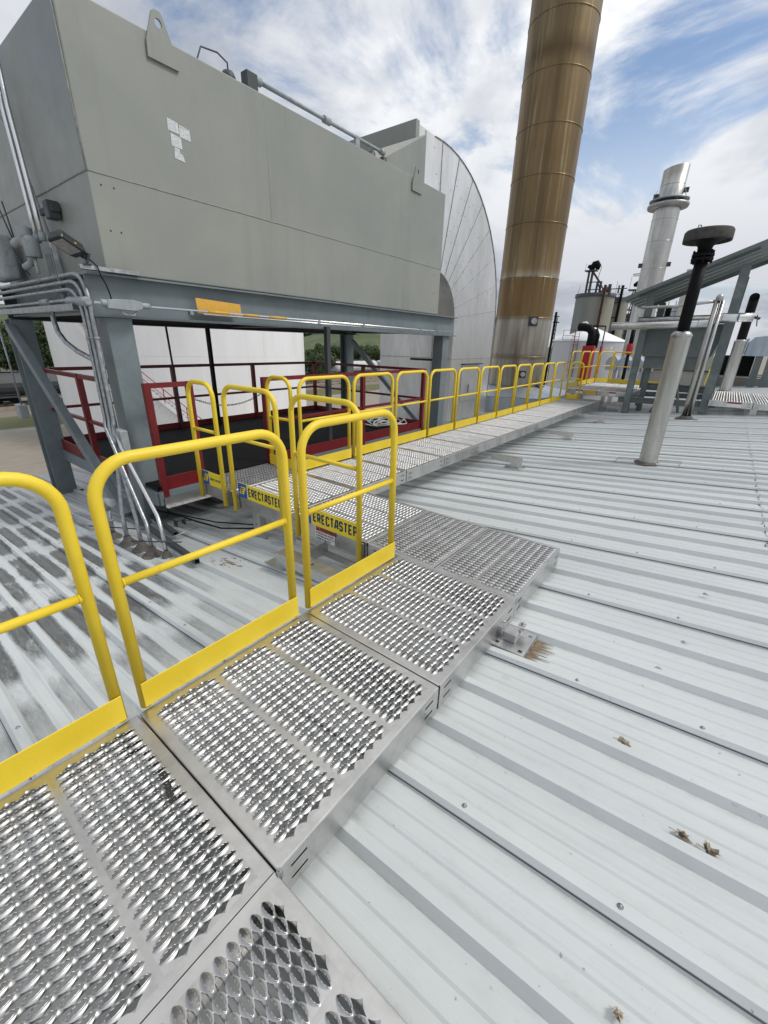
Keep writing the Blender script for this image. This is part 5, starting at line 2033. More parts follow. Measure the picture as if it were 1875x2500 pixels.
m.v = [(x, y, z * 0.9 + (0 if z < 0.3 else 0.0)) for x, y, z in m.v]
m.build('curb_panel', 'hvac', t, bevel=0.01)
m = MB()
n_ = 24
vs = []
for i, (x, y) in enumerate(q):
    vs.append((x * 1.01, y * 1.01, 0.56))
for i, (x, y) in enumerate(q):
    k_ = 1.15 / math.hypot(x, y)
    vs.append((x * k_, y * k_, 0.80))
m.add(vs, [(i, (i + 1) % 6, 6 + (i + 1) % 6, 6 + i) for i in range(6)])
m.build('curb_skirt', 'hvac', t)
t.location.z -= 0.0

# ------------------------------------------------------------------ far raised platform with its rails
FZ = 0.27
FX, FY = -3.90, 14.62
for r_ in range(4):
    for c_ in range(2):
        panel('walkway_platform', FX + 0.90 * (c_ + 0.5), FY + 0.90 * (r_ + 0.5), FZ, 0.90, 0.90, 3, 'x',
              'raised far deck panel, %s column, %s row back' % (('left', 'right')[c_], ordn[r_]), G_PAN, fine=False)
for i, (x0_, y0_, x1_, y1_, l_) in enumerate(((FX - 0.03, FY + 0.05, FX - 0.03, FY + 1.1, 'yellow hoop rail on the left side of the raised far deck, nearest'),
                                            (FX - 0.03, FY + 1.25, FX - 0.03, FY + 2.3, 'yellow hoop rail on the left side of the raised far deck, middle one'),
                                            (FX - 0.03, FY + 2.42, FX - 0.03, FY + 3.5, 'yellow hoop rail on the left side of the raised far deck, third'),
                                            (FX + 0.0, FY + 3.62, FX + 0.42, FY + 4.1, 'narrow yellow hoop rail set askew at the back corner of the far deck'),
                                            (FX + 0.45, FY + 3.65, FX + 1.22, FY + 3.65, 'wide yellow hoop rail at the back of the raised far deck beside the red pipes'),
                                            (FX + 1.32, FY + 3.65, FX + 2.15, FY + 3.65, 'yellow hoop rail at the back of the far deck behind the canopy leg'))):
    rail(x0_, y0_, x1_, y1_, l_, z=FZ, H=1.12, seg=10, toe_side=-1, toe_h=0.15)
for i, (x, y) in enumerate(((-3.75, 14.75), (-3.45, 14.75), (-2.85, 14.9), (-2.65, 14.9))):
    o = MB().box((-0.05, -0.05, 0), (0.05, 0.05, FZ - 0.15 - roof_z(x))).build('deck_leg', 'alu')
    o.location = (x, y, roof_z(x, 0.0))
    tag(o, '%s short aluminium leg under the front of the raised far deck' % ordn[i], 'support leg', 'legs under the raised far deck')
for i, (x, l_) in enumerate(((-3.62, 'left'), (-2.66, 'right'))):
    o = MB().box((0, -0.0015, -0.12), (0.20, 0, 0)).build('label_sheet', 'decal_white')
    t = thing('warning_label', (x, FY + 0.0015, FZ - 0.012), 'red and white label on the front of the raised far deck, %s one' % l_, 'label', 'warning labels on the panel sides')
    o.parent = t
    MB().box((0.0, -0.003, -0.04), (0.20, -0.0015, 0)).build('red_header', 'decal_dred', t)
o = MB().box((0, -0.003, -0.125), (0.30, 0, -0.012)).build('yellow_decal', 'orange')
o.location = (-3.32, FY + 0.0, FZ)
tag(o, 'plain yellow decal on the front of the raised far deck between the labels', 'label')

# right hand platform
RZ = 0.29
for r_ in range(3):
    for c_ in range(3):
        panel('walkway_platform', -0.17 + 0.92 * (c_ + 0.5), 14.25 + 1.15 * (r_ + 0.5), RZ, 0.92, 1.15, 3, 'x',
              'right hand far deck panel, %s column from the canopy, %s row back' % (ordn[c_], ordn[r_]), G_PAN, fine=False)
o = MB().box((-0.07, -0.05, 0), (0.07, 0.05, RZ - 0.15 - roof_z(0.80))).build('deck_leg', 'alu')
o.location = (0.80, 14.45, roof_z(0.80))
tag(o, 'square aluminium leg under the right hand far deck', 'support leg')
t = thing('warning_label', (0.22, 14.248, RZ - 0.012), 'red and white label on the front of the right hand far deck', 'label', 'warning labels on the panel sides')
MB().box((0, -0.0015, -0.12), (0.30, 0, 0)).build('label_sheet', 'decal_white', t)
MB().box((0.0, -0.003, -0.04), (0.30, -0.0015, 0)).build('red_header', 'decal_dred', t)

# ------------------------------------------------------------------ grey steel canopy with hopper
t = thing('steel_canopy', (-1.15, 15.4, roof_z(-1.15)), 'grey green steel canopy with a sloping ribbed roof and a hopper below', 'canopy')
co = Vector((-1.15, 15.4, roof_z(-1.15)))
Y0, Y1 = 14.46, 16.9
m = MB()
for (x, y, zt) in ((-2.10, Y0, 2.85), (-0.24, Y0, 3.45), (-2.10, Y1, 2.85), (-0.24, Y1, 3.45)):
    w_ = 0.085 if x < -1 else 0.10
    zb = roof_z(x, 0.03)
    mm_ = MB()
    mm_.box((x - w_, y - 0.07, zb), (x + w_, y - 0.055, zt))
    mm_.box((x - w_, y + 0.055, zb), (x + w_, y + 0.07, zt))
    mm_.box((x - 0.01, y - 0.055, zb), (x + 0.01, y + 0.055, zt))
    rel(mm_, co).build('post', 'green_grey', t)
def cbeam(p_, q_, d_, w_, nm='beam'):
    m = MB()
    ibeam(m, p_, q_, d_, w_) if d_ > 0.06 else m.bar(p_, q_, w_, d_)
    rel(m, co).build(nm, 'green_grey', t)


for y in (Y0, Y1):
    cbeam((-2.35, y, 0.09), (0.0, y, 0.15), 0.16, 0.13)
    cbeam((-2.2, y, 2.12), (-0.2, y, 2.2), 0.10, 0.13)
for x in (-2.1, -0.24):
    cbeam((x, Y0, 0.16), (x, Y1, 0.16), 0.16, 0.10)
cbeam((-1.9, 15.3, 0.45), (-0.3, 15.3, 0.45), 0.20, 0.12)
cbeam((-1.5, 14.9, roof_z(-1.4)), (-1.0, 15.4, 1.3), 0.05, 0.05, 'brace')
cbeam((-0.8, 14.9, roof_z(-1.4)), (-1.2, 15.4, 1.3), 0.05, 0.05, 'brace')
m = MB()
# sloping ribbed roof sheet, seen from below
x0_, x1_, z0_, z1_ = -2.75, 2.2, 2.72, 4.72
nrib = 5
ys = []
for k in range(nrib):
    yb = Y0 - 0.35 + (Y1 - Y0 + 0.7) * k / nrib
    st_ = (Y1 - Y0 + 0.7) / nrib
    ys += [(yb, 0), (yb + st_ * .55, 0), (yb + st_ * .62, 0.10), (yb + st_ * .93, 0.10)]
ys.append((Y1 + 0.35, 0))
vs = [(x0_, y, z0_ + d) for y, d in ys] + [(x1_, y, z1_ + d) for y, d in ys]
n_ = len(ys)
m.add(vs, [(i, i + 1, n_ + i + 1, n_ + i) for i in range(n_ - 1)])
rel(m, co).build('roof_sheet', 'canopy_sheet', t)
m = MB()
m.add([(x0_, Y0 - 0.36, z0_ - 0.03), (-0.1, Y0 - 0.36, z0_ + 1.07 - 0.03), (0.0, Y0 - 0.36, z0_ + 1.11 - 0.30), (x1_, Y0 - 0.36, z1_ - 0.34), (x1_, Y0 - 0.36, z1_ + 0.05), (x0_, Y0 - 0.36, z0_ + 0.05)], [(0, 1, 5), (1, 2, 3, 4), (1, 4, 5)])
m.bar((x0_ + 0.35, Y1, z0_ + 0.06), (x1_, Y1, z1_ - 0.1), 0.08, 0.10)
m.bar((x0_ + 0.35, Y0 + 0.0, z0_ + 0.10), (x1_, Y0, z1_ - 0.04), 0.06, 0.05)
rel(m, co).build('fascia', 'green_grey', t)
m = MB()
m.box((-2.14, Y0 + 0.16, 1.98), (-0.28, Y1 - 0.2, 2.06))
m.add([(-2.12, Y0 + 0.18, 1.98), (-0.28, Y0 + 0.18, 1.98), (-0.42, Y0 + 0.22, 1.33), (-2.02, Y0 + 0.22, 1.30),
       (-2.12, Y1 - 0.2, 1.98), (-0.28, Y1 - 0.2, 1.98), (-0.42, Y1 - 0.3, 1.33), (-2.02, Y1 - 0.3, 1.30)],
      [(0, 3, 2, 1), (4, 5, 6, 7), (0, 4, 7, 3), (1, 2, 6, 5)])
m.box((-1.95, Y0 + 0.3, 0.98), (-0.5, Y1 - 0.4, 1.34))
rel(m, co).build('hopper', 'green_grey', t, bevel=0.006)
m = MB()
for (x, y) in ((-1.82, Y0 + 0.55), (-0.62, Y0 + 0.55)):
    m = MB()
    m.box((x - 0.07, y - 0.05, roof_z(x)), (x + 0.07, y + 0.05, 1.0))
    rel(m, co).build('hopper_leg', 'green_grey', t)
m = MB()
m.box((-1.75, 14.9, 2.32), (-1.62, 15.05, 2.62))
rel(m, co).build('motor', 'black', t)
t = thing('striped_post', (-0.55, 19.0, roof_z(-0.55)), 'thin pale yellow and red post far behind the canopy', 'post')
m = MB()
m.cyl((0, 0, 0.0), (0.05, 0, 0.55), 0.02, 8)
m.build('lower_part', 'red', t)
MB().cyl((0.05, 0, 0.55), (0.10, 0, 1.1), 0.02, 8).build('upper_part', 'decal_yellow', t)

# ------------------------------------------------------------------ plant beyond the roof
def band_ring(m, r_, z, cx_, cy_, t_=0.02, seg=48):
    m.lathe([(r_, z - t_), (r_ + t_, z - t_), (r_ + t_, z + t_), (r_, z + t_)], cx_, cy_, seg)


S2 = Vector((-6.05, 39.5, -7.0))
t = thing('smokestack', S2, 'silver steel smokestack with a ring platform near its slanted top', 'smokestack')
m = MB()
m.lathe([(0.80, 0.0), (0.80, 17.6)], 0, 0, 48)
m.build('shell', 'steel_stack', t)
m = MB()
n_ = 48
vs = [(0.72 * math.cos(2 * math.pi * k / n_), 0.72 * math.sin(2 * math.pi * k / n_), 17.6) for k in range(n_)]
vs += [(0.76 * math.cos(2 * math.pi * k / n_), 0.76 * math.sin(2 * math.pi * k / n_), 19.88 + 0.10 * math.cos(2 * math.pi * k / n_)) for k in range(n_)]
vs += [(0.70 * math.cos(2 * math.pi * k / n_), 0.70 * math.sin(2 * math.pi * k / n_), 19.88 + 0.10 * math.cos(2 * math.pi * k / n_)) for k in range(n_)]
vs += [(0.68 * math.cos(2 * math.pi * k / n_), 0.68 * math.sin(2 * math.pi * k / n_), 18.5) for k in range(n_)]
fs = []
for r_ in range(3):
    fs += [(r_ * n_ + k, r_ * n_ + (k + 1) % n_, (r_ + 1) * n_ + (k + 1) % n_, (r_ + 1) * n_ + k) for k in range(n_)]
m.add(vs, fs, True)
m.build('top_section', 'steel_stack', t)
m = MB()
m.lathe([(0.82, 17.55), (1.22, 17.62), (1.26, 17.72), (1.26, 17.82), (1.15, 17.86), (0.85, 17.80)], 0, 0, 40)
m.lathe([(0.84, 18.02), (1.20, 18.04), (1.20, 18.10), (0.76, 18.16)], 0, 0, 40)
m.build('ring_platform', 'galv', t)
m = MB()
for z in (1.5, 3.2, 5.0, 6.8, 8.6, 10.4, 12.2, 13.9, 15.6, 16.9, 18.9, 19.7):
    band_ring(m, 0.80 if z < 17.6 else 0.735, z, 0, 0, 0.012)
m.build('weld_ring', 'jacket', t)
m = MB()
for a in (8, 188):
    for z in (14.2, 18.6 if a < 90 else 18.4):
        ca, sa = math.cos(R(a)), math.sin(R(a))
        m.box((-0.06, 0.70, -0.14), (0.06, 1.02, 0.14), Matrix.Translation((0, 0, z)) @ Matrix.Rotation(R(a - 90), 4, 'Z'))
m.build('lifting_lug', 'dark_grey', t)
m = MB()
for a in (-60, -20, 30, 150, 200):
    m.cyl((1.2 * math.cos(R(a)), 1.2 * math.sin(R(a)), 17.8), (0.85 * math.cos(R(a)), 0.85 * math.sin(R(a)), 18.7), 0.015, 5)
m.build('stay_rod', 'galv', t)

t = thing('smokestack', (-5.6, 60.0, -7.0), 'slim silver stack glimpsed beyond the canopy roof', 'smokestack')
m = MB()
m.lathe([(0.42, 0.0), (0.42, 16.5)], 0, 0, 28)
m.build('shell', 'steel_stack', t)
m = MB()
for z in (11, 12.5, 14):
    band_ring(m, 0.42, z, 0, 0, 0.012)
m.build('weld_ring', 'jacket', t)
t = thing('pale_shed', (-6.5, 62.0, -7.0), 'pale blue white building glimpsed between the canopy posts', 'building')
m = MB()
m.box((-1.5, -1, 0), (0.95, 3, 13.0))
m.build('wall', 'hvac', t)
m = MB()
for z in (12.9, 12.5, 12.0):
    m.bar((-1.6, -1.1, z), (1.2, -1.1, z + 0.05), 0.03, 0.05)
for x in (-1.2, -0.5, 0.2, 0.8):
    m.cyl((x, -1.0, 13.0), (x, -1.0, 13.6), 0.04, 6)
m.build('roof_rail', 'dark_grey', t)

# white dome tank
W2 = Vector((-10.9, 45.6, -7.0))
t = thing('white_tank', W2, 'low white tank with a shallow cone roof and red caged ladder', 'tank')
RW = 3.25 * 0.98
m = MB()
m.lathe([(RW, 0.0), (RW, 9.10)], 0, 0, 64)
m.build('wall', 'tank_grey', t)
m = MB()
m.lathe([(RW + 0.05, 9.06), (RW + 0.05, 9.12), (0.30, 10.28), (0.0, 10.3)], 0, 0, 64)
m.build('cone_roof', 'tank_roof', t)
m = MB()
ang = math.atan2(-1, 0.05)
lx, ly = -0.35, -RW - 0.10
for dx in (-0.18, 0.18):
    m.cyl((lx + dx, ly, 6.0), (lx + dx, ly, 9.9), 0.022, 6)
for k in range(17):
    m.cyl((lx - 0.18, ly, 6.1 + k * 0.22), (lx + 0.18, ly, 6.1 + k * 0.22), 0.012, 5)
for k in range(5):
    z = 6.6 + k * 0.7
    m.tube([(lx - 0.25, ly, z), (lx - 0.28, ly - 0.35, z), (lx, ly - 0.5, z), (lx + 0.28, ly - 0.35, z), (lx + 0.25, ly, z)], 0.014, 5)
for dx, dy in ((-0.28, -0.35), (0, -0.5), (0.28, -0.35)):
    m.cyl((lx + dx, ly + dy, 6.4), (lx + dx, ly + dy, 9.9), 0.012, 5)
m.build('caged_ladder', 'red', t)
m = MB()
for z in (9.15, 9.5, 9.95):
    m.bar((-1.6, -RW + 0.12, z), (-0.6, -RW - 0.05, z), 0.02, 0.03)
for x in (-1.6, -0.6):
    m.bar((x, -RW + 0.05, 9.1), (x, -RW + 0.05, 9.98), 0.03, 0.03)
m.build('roof_rail', 'dark_grey', t)
m = MB()
m.tube([(-0.72, -1.0, 10.05), (-0.72, -1.0, 10.42), (-0.60, -1.0, 10.62), (-0.36, -1.0, 10.66), (-0.2, -1.0, 10.5), (-0.2, -1.0, 10.36)], 0.10, 12)
m.build('gooseneck_vent', 'tank_roof', t)

# red sleeved pipes
def redpipe(x, y, zr0, zr1, w, label):
    t = thing('process_pipe', (x, y, roof_z(x)), label, 'pipe', 'dark pipes in red sleeves')
    zb = roof_z(x)
    m = MB()
    if w > 0.15:
        m.box((-w, -0.2, zr0 - zb), (w, 0.2, zr1 - zb))
    else:
        m.cyl((0, 0, zr0 - zb), (0, 0, zr1 - zb), w, 14)
    m.build('red_sleeve', 'red_bright', t, bevel=0.02)
    return t, zb


t, zb = redpipe(-5.08, 21.4, -0.5, 1.58, 0.24, 'thick dark pipe bending over from a tall red sleeve')
m = MB()
m.tube([(0.0, 0, 1.5 - zb), (0.02, 0, 1.95 - zb), (0.0, 0, 2.12 - zb), (-0.12, 0, 2.28 - zb), (-0.36, 0, 2.34 - zb), (-0.6, 0, 2.34 - zb)], 0.17, 20)
m.tube([(0.16, 0.2, 1.5 - zb), (0.18, 0.2, 2.0 - zb), (0.05, 0.2, 2.25 - zb)], 0.12, 14)
m.build('bent_pipe', 'black', t)
t, zb = redpipe(-4.60, 21.5, -0.4, 1.58, 0.06, 'thin leaning red sleeved pipe with a black arm on top')
m = MB()
m.tube([(0, 0, 1.5 - zb), (0.0, 0, 2.38 - zb)], 0.025, 8)
m.tube([(0.0, 0, 2.38 - zb), (-0.52, -0.05, 2.39 - zb)], 0.03, 8)
m.build('arm', 'black', t)
t, zb = redpipe(-3.52, 21.7, 1.26, 1.70, 0.13, 'black pipe with a short red sleeve hanging right of the others')
m = MB()
m.cyl((0, 0, 1.6 - zb), (0.0, 0, 2.25 - zb), 0.09, 12)
m.cyl((0, 0, 0 - zb - 0.3), (0, 0, 1.3 - zb), 0.07, 12)
m.build('upright', 'black', t)
o = MB().box((-0.09, -0.06, -0.05), (0.16, 0.06, 0.07)).build('white_hood', 'tank_roof')
o.location = (-4.42, 21.9, 1.5)
tag(o, 'small white hood beside the thin red sleeved pipe', 'hood')

# clad duct run behind the far deck and roof-top housings
t = thing('clad_duct', (-4.3, 25.6, roof_z(-4.3)), 'blue grey clad duct run on short legs behind the far yellow rails', 'duct')
m = MB()
for k in range(4):
    x0_ = -0.72 + k * 0.55
    m.prism([(x0_, 0.98), (x0_ + 0.50, 0.98), (x0_ + 0.55, 1.45), (x0_ + 0.38, 1.68), (x0_ + 0.12, 1.62), (x0_ - 0.03, 1.4)], 'y', -0.4, 0.4)
m.build('cladding', 'hvac', t, bevel=0.01)
for x in (-0.3, 0.9):
    m = MB()
    m.box((x - 0.08, -0.1, 0), (x + 0.08, 0.1, 0.98))
    m.build('leg', 'hvac', t)
t = thing('roof_housing', (-2.3, 25.8, roof_z(-2.3)), 'low beige housing behind the hopper', 'housing')
m = MB()
m.box((-0.9, -0.3, 0), (2.0, 1.5, 0.9))
m.build('wall', 'beige_wall', t)
MB().box((-0.95, -0.35, 0.9), (2.05, 1.55, 0.98)).build('lid', 'dark_grey', t)
t = thing('roof_housing', (1.1, 26.2, roof_z(1.1)), 'blue grey angular housing on steel legs at the right edge', 'housing')
m = MB()
m.prism([(-0.65, 1.36), (0.35, 1.36), (0.9, 1.5), (1.0, 2.05), (-0.1, 2.2), (-0.45, 2.15), (-0.6, 1.95)], 'y', -0.3, 1.3)
m.prism([(-1.0, 1.45), (-0.68, 1.4), (-0.62, 2.1), (-0.9, 2.0)], 'y', -0.3, 1.3)
m.build('cladding', 'hvac', t, bevel=0.01)
for x, w_ in ((-0.08, 0.13), (0.42, 0.2), (1.3, 0.3)):
    m = MB()
    m.box((x - w_, -0.2, 0), (x + w_, 0.0, 1.38 if w_ < 0.25 else 2.2))
    m.build('leg', 'green_grey', t)
MB().box((-1.5, 0.9, 0.45), (-0.2, 1.2, 1.36)).build('dark_opening', 'black', t)
m = MB()
m.tube([(0.1, 0, 2.2), (0.35, 0, 2.35), (0.6, 0, 2.25)], 0.05, 8)
m.build('red_valve', 'red_bright', t)
m = MB()
for k in range(3):
    m.box((-3.0, 27.0 + k * 1.2, roof_z(-3) + 0.05 + k * .05), (4.0, 27.6 + k * 1.2, roof_z(4) + 0.12 + k * .05))
o = m.build('roof_step', 'beige_wall')
tag(o, 'low pale steps in the roof far behind on the right', 'roof step')

# concrete silos with head-house
def silo(cx_, cy_, r_, z1_, label, mat='silo'):
    t = thing('silo', (cx_, cy_, -7.0), label, 'silo', 'concrete silos on the skyline')
    m = MB()
    m.lathe([(r_, 0.0), (r_, z1_ + 7)], 0, 0, 56)
    m.build('wall', mat, t)
    m = MB()
    m.lathe([(r_ + 0.18, z1_ + 6.45), (r_ + 0.18, z1_ + 7.0), (0.0, z1_ + 7.15)], 0, 0, 56)
    m.build('rim', 'dark_grey', t)
    return t


t = silo(-22.0, 90.0, 3.22, 10.5, 'wide grey concrete silo with a rust streak and an elevator tower on top')
m = MB()
a = R(-72)
for da, w_ in ((0, 0.30),):
    px_, py_ = 3.22 * math.cos(a), 3.22 * math.sin(a)
    m.box((px_ + 0.9, py_ - 0.35, 0), (px_ + 1.25, py_ + 0.1, 18.6))
m.build('downspout', 'rust', t)
m = MB()
m.lathe([(3.235, 6.0), (3.235, 16.2)], 0, 0, 10, True, R(-54), R(-40))
m.build('rust_streak', 'rust_stain', t)
m = MB()
for x, y in ((-1.55, -1), (-1.0, -1), (0.15, -1), (0.75, -1), (-1.3, 0.4), (0.4, 0.4)):
    m.box((x - 0.16, y - 0.12, 17.5), (x + 0.16, y + 0.12, 21.1 if x < -0.9 else 19.4))
for z in (18.2, 19.4):
    m.bar((-1.6, -1, z), (0.9, -1, z), 0.12, 0.14)
m.bar((-1.0, -1, 21.1), (0.5, -1, 19.3), 0.3, 0.3)
m.bar((0.4, -1, 19.5), (1.6, -1, 17.7), 0.2, 0.2)
m.bar((0.2, -1.1, 19.3), (1.1, -1.1, 17.6), 0.2, 0.2)
m.box((-2.2, -1.7, 21.1), (-0.3, -0.2, 21.25))
m.bar((-2.1, -1.6, 21.2), (-2.1, -1.6, 22.3), 0.04, 0.04)
m.tube([(0.0, -1, 21.3), (0.15, -1, 21.9), (0.35, -1, 21.7), (0.1, -1, 20.0)], 0.05, 6)
m.build('elevator_tower', 'dark_grey', t)
m = MB()
m.tube([(-1.9, -1, 21.9), (-1.4, -1, 21.8)], [0.25, 0.4], 10)
m.tube([(-1.35, -1, 21.25), (-1.2, -1, 21.6), (-0.9, -1, 22.2), (-0.5, -1, 22.3), (-0.2, -1, 21.9), (-0.3, -1, 21.3)], [0.3, 0.5, 0.5, 0.5, 0.45, 0.3], 10)
m.build('head_drive', 'black', t)
m = MB()
m.lathe([(0.0, 18.6), (0.5, 18.45), (0.8, 18.0), (0.75, 17.4)], 1.9, -1.2, 16)
m.build('drum', 'orange_valve', t)
m = MB()
m.box((2.3, -2.2, 17.2), (2.75, -1.8, 18.8))
m.bar((2.3, -1.5, 18.1), (5.2, -1.5, 18.1), 0.12, 0.14)
m.bar((3.9, -1.5, 17.4), (3.9, -1.5, 18.6), 0.3, 0.2)
m.tube([(-3.0, -0.5, 17.6), (-2.8, -0.5, 18.9)], 0.03, 5)
m.tube([(3.4, -1.0, 17.6), (3.4, -1.0, 19.3)], 0.03, 5)
m.build('roof_gear', 'dark_grey', t)

t = silo(-20.2, 99.0, 2.2, 10.6, 'narrow silo half hidden behind the wide one with zigzag bracing')
m = MB()
m.bar((1.1, -2.5, 0), (1.1, -2.5, 19.5), 0.42, 0.42)
for k in range(4):
    z = 8.4 + k * 2.6
    m.bar((-1.2, -2.4, z - 1.0), (0.1, -2.4, z + 0.4), 0.16, 0.16)
    m.bar((0.1, -2.4, z + 0.4), (-0.8, -2.4, z + 1.4), 0.14, 0.14)
    m.bar((-0.1, -2.4, z + 0.4), (0.9, -2.4, z + 0.5), 0.12, 0.12)
m.build('bracing', 'black', t)
m = MB()
for x in (-1.4, -0.8, -0.2, 0.5):
    m.bar((x, -1.5, 17.5), (x, -1.5, 18.4), 0.06, 0.06)
m.bar((-1.6, -1.5, 18.1), (1.4, -1.5, 18.1), 0.05, 0.07)
m.build('roof_rail', 'dark_grey', t)
t = silo(-17.8, 112.0, 2.6, 8.6, 'low grey silo in the gap left of the silver stack')
m = MB()
for k in range(9):
    m.bar((-2.6 + k * 0.55, -2.7, 9.4), (-2.6 + k * 0.55, -2.7, 14.6), 0.12, 0.12)
for z in (9.6, 11.2, 12.8, 14.4):
    m.bar((-2.7, -2.7, z), (2.3, -2.7, z), 0.10, 0.12)
m.build('pipe_rack', 'dark_grey', t)
t = thing('lattice_tower', (-18.6, 108.0, -7.0), 'dark lattice tower with a head platform left of the silver stack', 'tower')
m = MB()
for (x, y) in ((-0.55, -0.5), (-0.1, -0.5), (0.35, -0.5), (0.75, -0.5), (-0.4, 0.5), (0.6, 0.5)):
    m.bar((x, y, 0), (x, y, 19.8), 0.15, 0.15)
for k in range(24):
    z = 9 + k * 0.45
    m.bar((-0.6, -0.5, z), (0.8, -0.5, z), 0.08, 0.07)
for k in range(6):
    z = 12 + k * 1.3
    m.bar((-1.0, -0.5, z), (-0.5, -0.5, z + 1.0), 0.1, 0.1)
m.box((-1.5, -1.0, 19.7), (1.2, 0.8, 19.9))
m.box((-1.3, -0.9, 16.0), (0.8, 0.5, 16.2))
m.bar((-1.2, -0.9, 22.6), (1.6, -0.9, 22.7), 0.1, 0.15)
m.bar((-1.1, -0.9, 22.3), (1.6, -0.9, 22.3), 0.1, 0.12)
m.bar((-1.3, -0.9, 19.9), (-1.3, -0.9, 22.3), 0.05, 0.05)
m.box((-2.6, -0.5, 14.6), (-0.4, 0.2, 15.1))
m.build('lattice', 'dark_grey', t)
m = MB()
m.tube([(-0.7, -0.5, 20.6), (-0.2, -0.5, 20.8), (0.3, -0.5, 21.1), (0.9, -0.5, 20.6)], [0.3, 0.5, 0.6, 0.4], 10)
m.build('head_drive', 'black', t)
t = thing('lattice_tower', (-24.1, 76.2, -7.0), 'black mast just right of the tall stained stack', 'tower')
m = MB()
m.bar((-0.15, 0, 0), (0.0, 0, 13.8), 0.3, 0.3)
m.bar((0.3, 0, 0), (0.3, 0, 13.0), 0.12, 0.12)
m.box((-0.2, -0.4, 12.2), (0.6, 0.4, 12.35))
m.box((-0.2, -0.4, 13.1), (0.5, 0.4, 13.2))
for k in range(6):
    m.bar((0.0, 0, 9.0 + k * 0.6), (0.3, 0, 9.5 + k * 0.6), 0.07, 0.07)
m.build('lattice', 'black', t)

# ------------------------------------------------------------------ big white tank behind the platform
TC_, TR_ = Vector((-41.6, 22.7, -7.0)), 10.9
t = thing('storage_tank', TC_, 'very large white storage tank with a spiral stair behind the red platform', 'tank')
m = MB()
m.lathe([(TR_, 0.0), (TR_, 11.2)], 0, 0, 128)
m.build('wall', 'tank', t)
m = MB()
m.lathe([(TR_ + 0.03, 11.1), (TR_ + 0.03, 11.25), (0.0, 12.1)], 0, 0, 96)
m.build('roof', 'tank_roof', t)
m = MB()
for z in (2.4, 4.8, 7.2, 9.6):
    m.lathe([(TR_, z - 0.012), (TR_ + 0.014, z), (TR_, z + 0.012)], 0, 0, 128)
m.build('weld_ring', 'tank', t)
m = MB()
rr = random.Random(2)
for k in range(4):
    for j in range(16):
        a = R(360 * (j + 0.37 * k) / 16)
        z0_ = k * 2.4
        m.bar((TR_ * math.cos(a), TR_ * math.sin(a), z0_), (TR_ * math.cos(a), TR_ * math.sin(a), z0_ + 2.4), 0.012, 0.02, (math.cos(a), math.sin(a), 0))
m.build('plate_seam', 'tank', t)
# stair winds down to the right as seen from the roof
A0, A1, ZA, ZB = R(-67.0), R(-28.0), 9.3, 1.6
ns = 34
steps, rails_, stringer, stringer2 = MB(), MB(), MB(), MB()
top1, top2, s1, s2 = [], [], [], []
for k in range(ns + 1):
    u = k / ns
    a = A0 + (A1 - A0) * u
    z = ZA + (ZB - ZA) * u
    c_, s_ = math.cos(a), math.sin(a)
    ra, rb = TR_ + 0.02, TR_ + 0.85
    da = 0.011
    steps.add([(ra * math.cos(a - da), ra * math.sin(a - da), z), (rb * math.cos(a - da), rb * math.sin(a - da), z), (rb * math.cos(a + da), rb * math.sin(a + da), z), (ra * math.cos(a + da), ra * math.sin(a + da), z)], [(0, 1, 2, 3)])
    s2.append((rb * c_, rb * s_, z - 0.03))
    top1.append((rb * c_, rb * s_, z + 1.05))
    top2.append((rb * c_, rb * s_, z + 0.55))
    if k % 6 == 0:
        rails_.bar((rb * c_, rb * s_, z), (rb * c_, rb * s_, z + 1.05), 0.05, 0.05)
for q in (s2,):
    for a_, b_ in zip(q[:-1], q[1:]):
        stringer.bar(a_, b_, 0.03, 0.26)
        stringer2.bar((a_[0] * .935, a_[1] * .935, a_[2]), (b_[0] * .935, b_[1] * .935, b_[2]), 0.03, 0.26)
rails_.tube(top1, 0.03, 6)
rails_.tube(top2, 0.022, 6)
steps.build('stair_treads', 'galv', t)
stringer.build('stringer', 'tank', t)
stringer2.build('stringer', 'tank', t)
rails_.build('stair_rail', 'red_bright', t)

# ------------------------------------------------------------------ rail yard
tr = MB()
for i, x in enumerate((-66, -71, -77, -81)):
    for dx in (-0.72, 0.72):
        tr.box((x + dx - 0.04, -60, -6.85), (x + dx + 0.04, 260, -6.68))
    for k in range(100):
        y = -30 + k * 2.4
        tr.box((x - 1.3, y, -6.93), (x + 1.3, y + 0.25, -6.84))
tag(tr.build('railway_track', 'rust_stain'), 'parallel rusty railway tracks beyond the yard', None, kind='structure')
G_RC = 'railcars standing on the track'


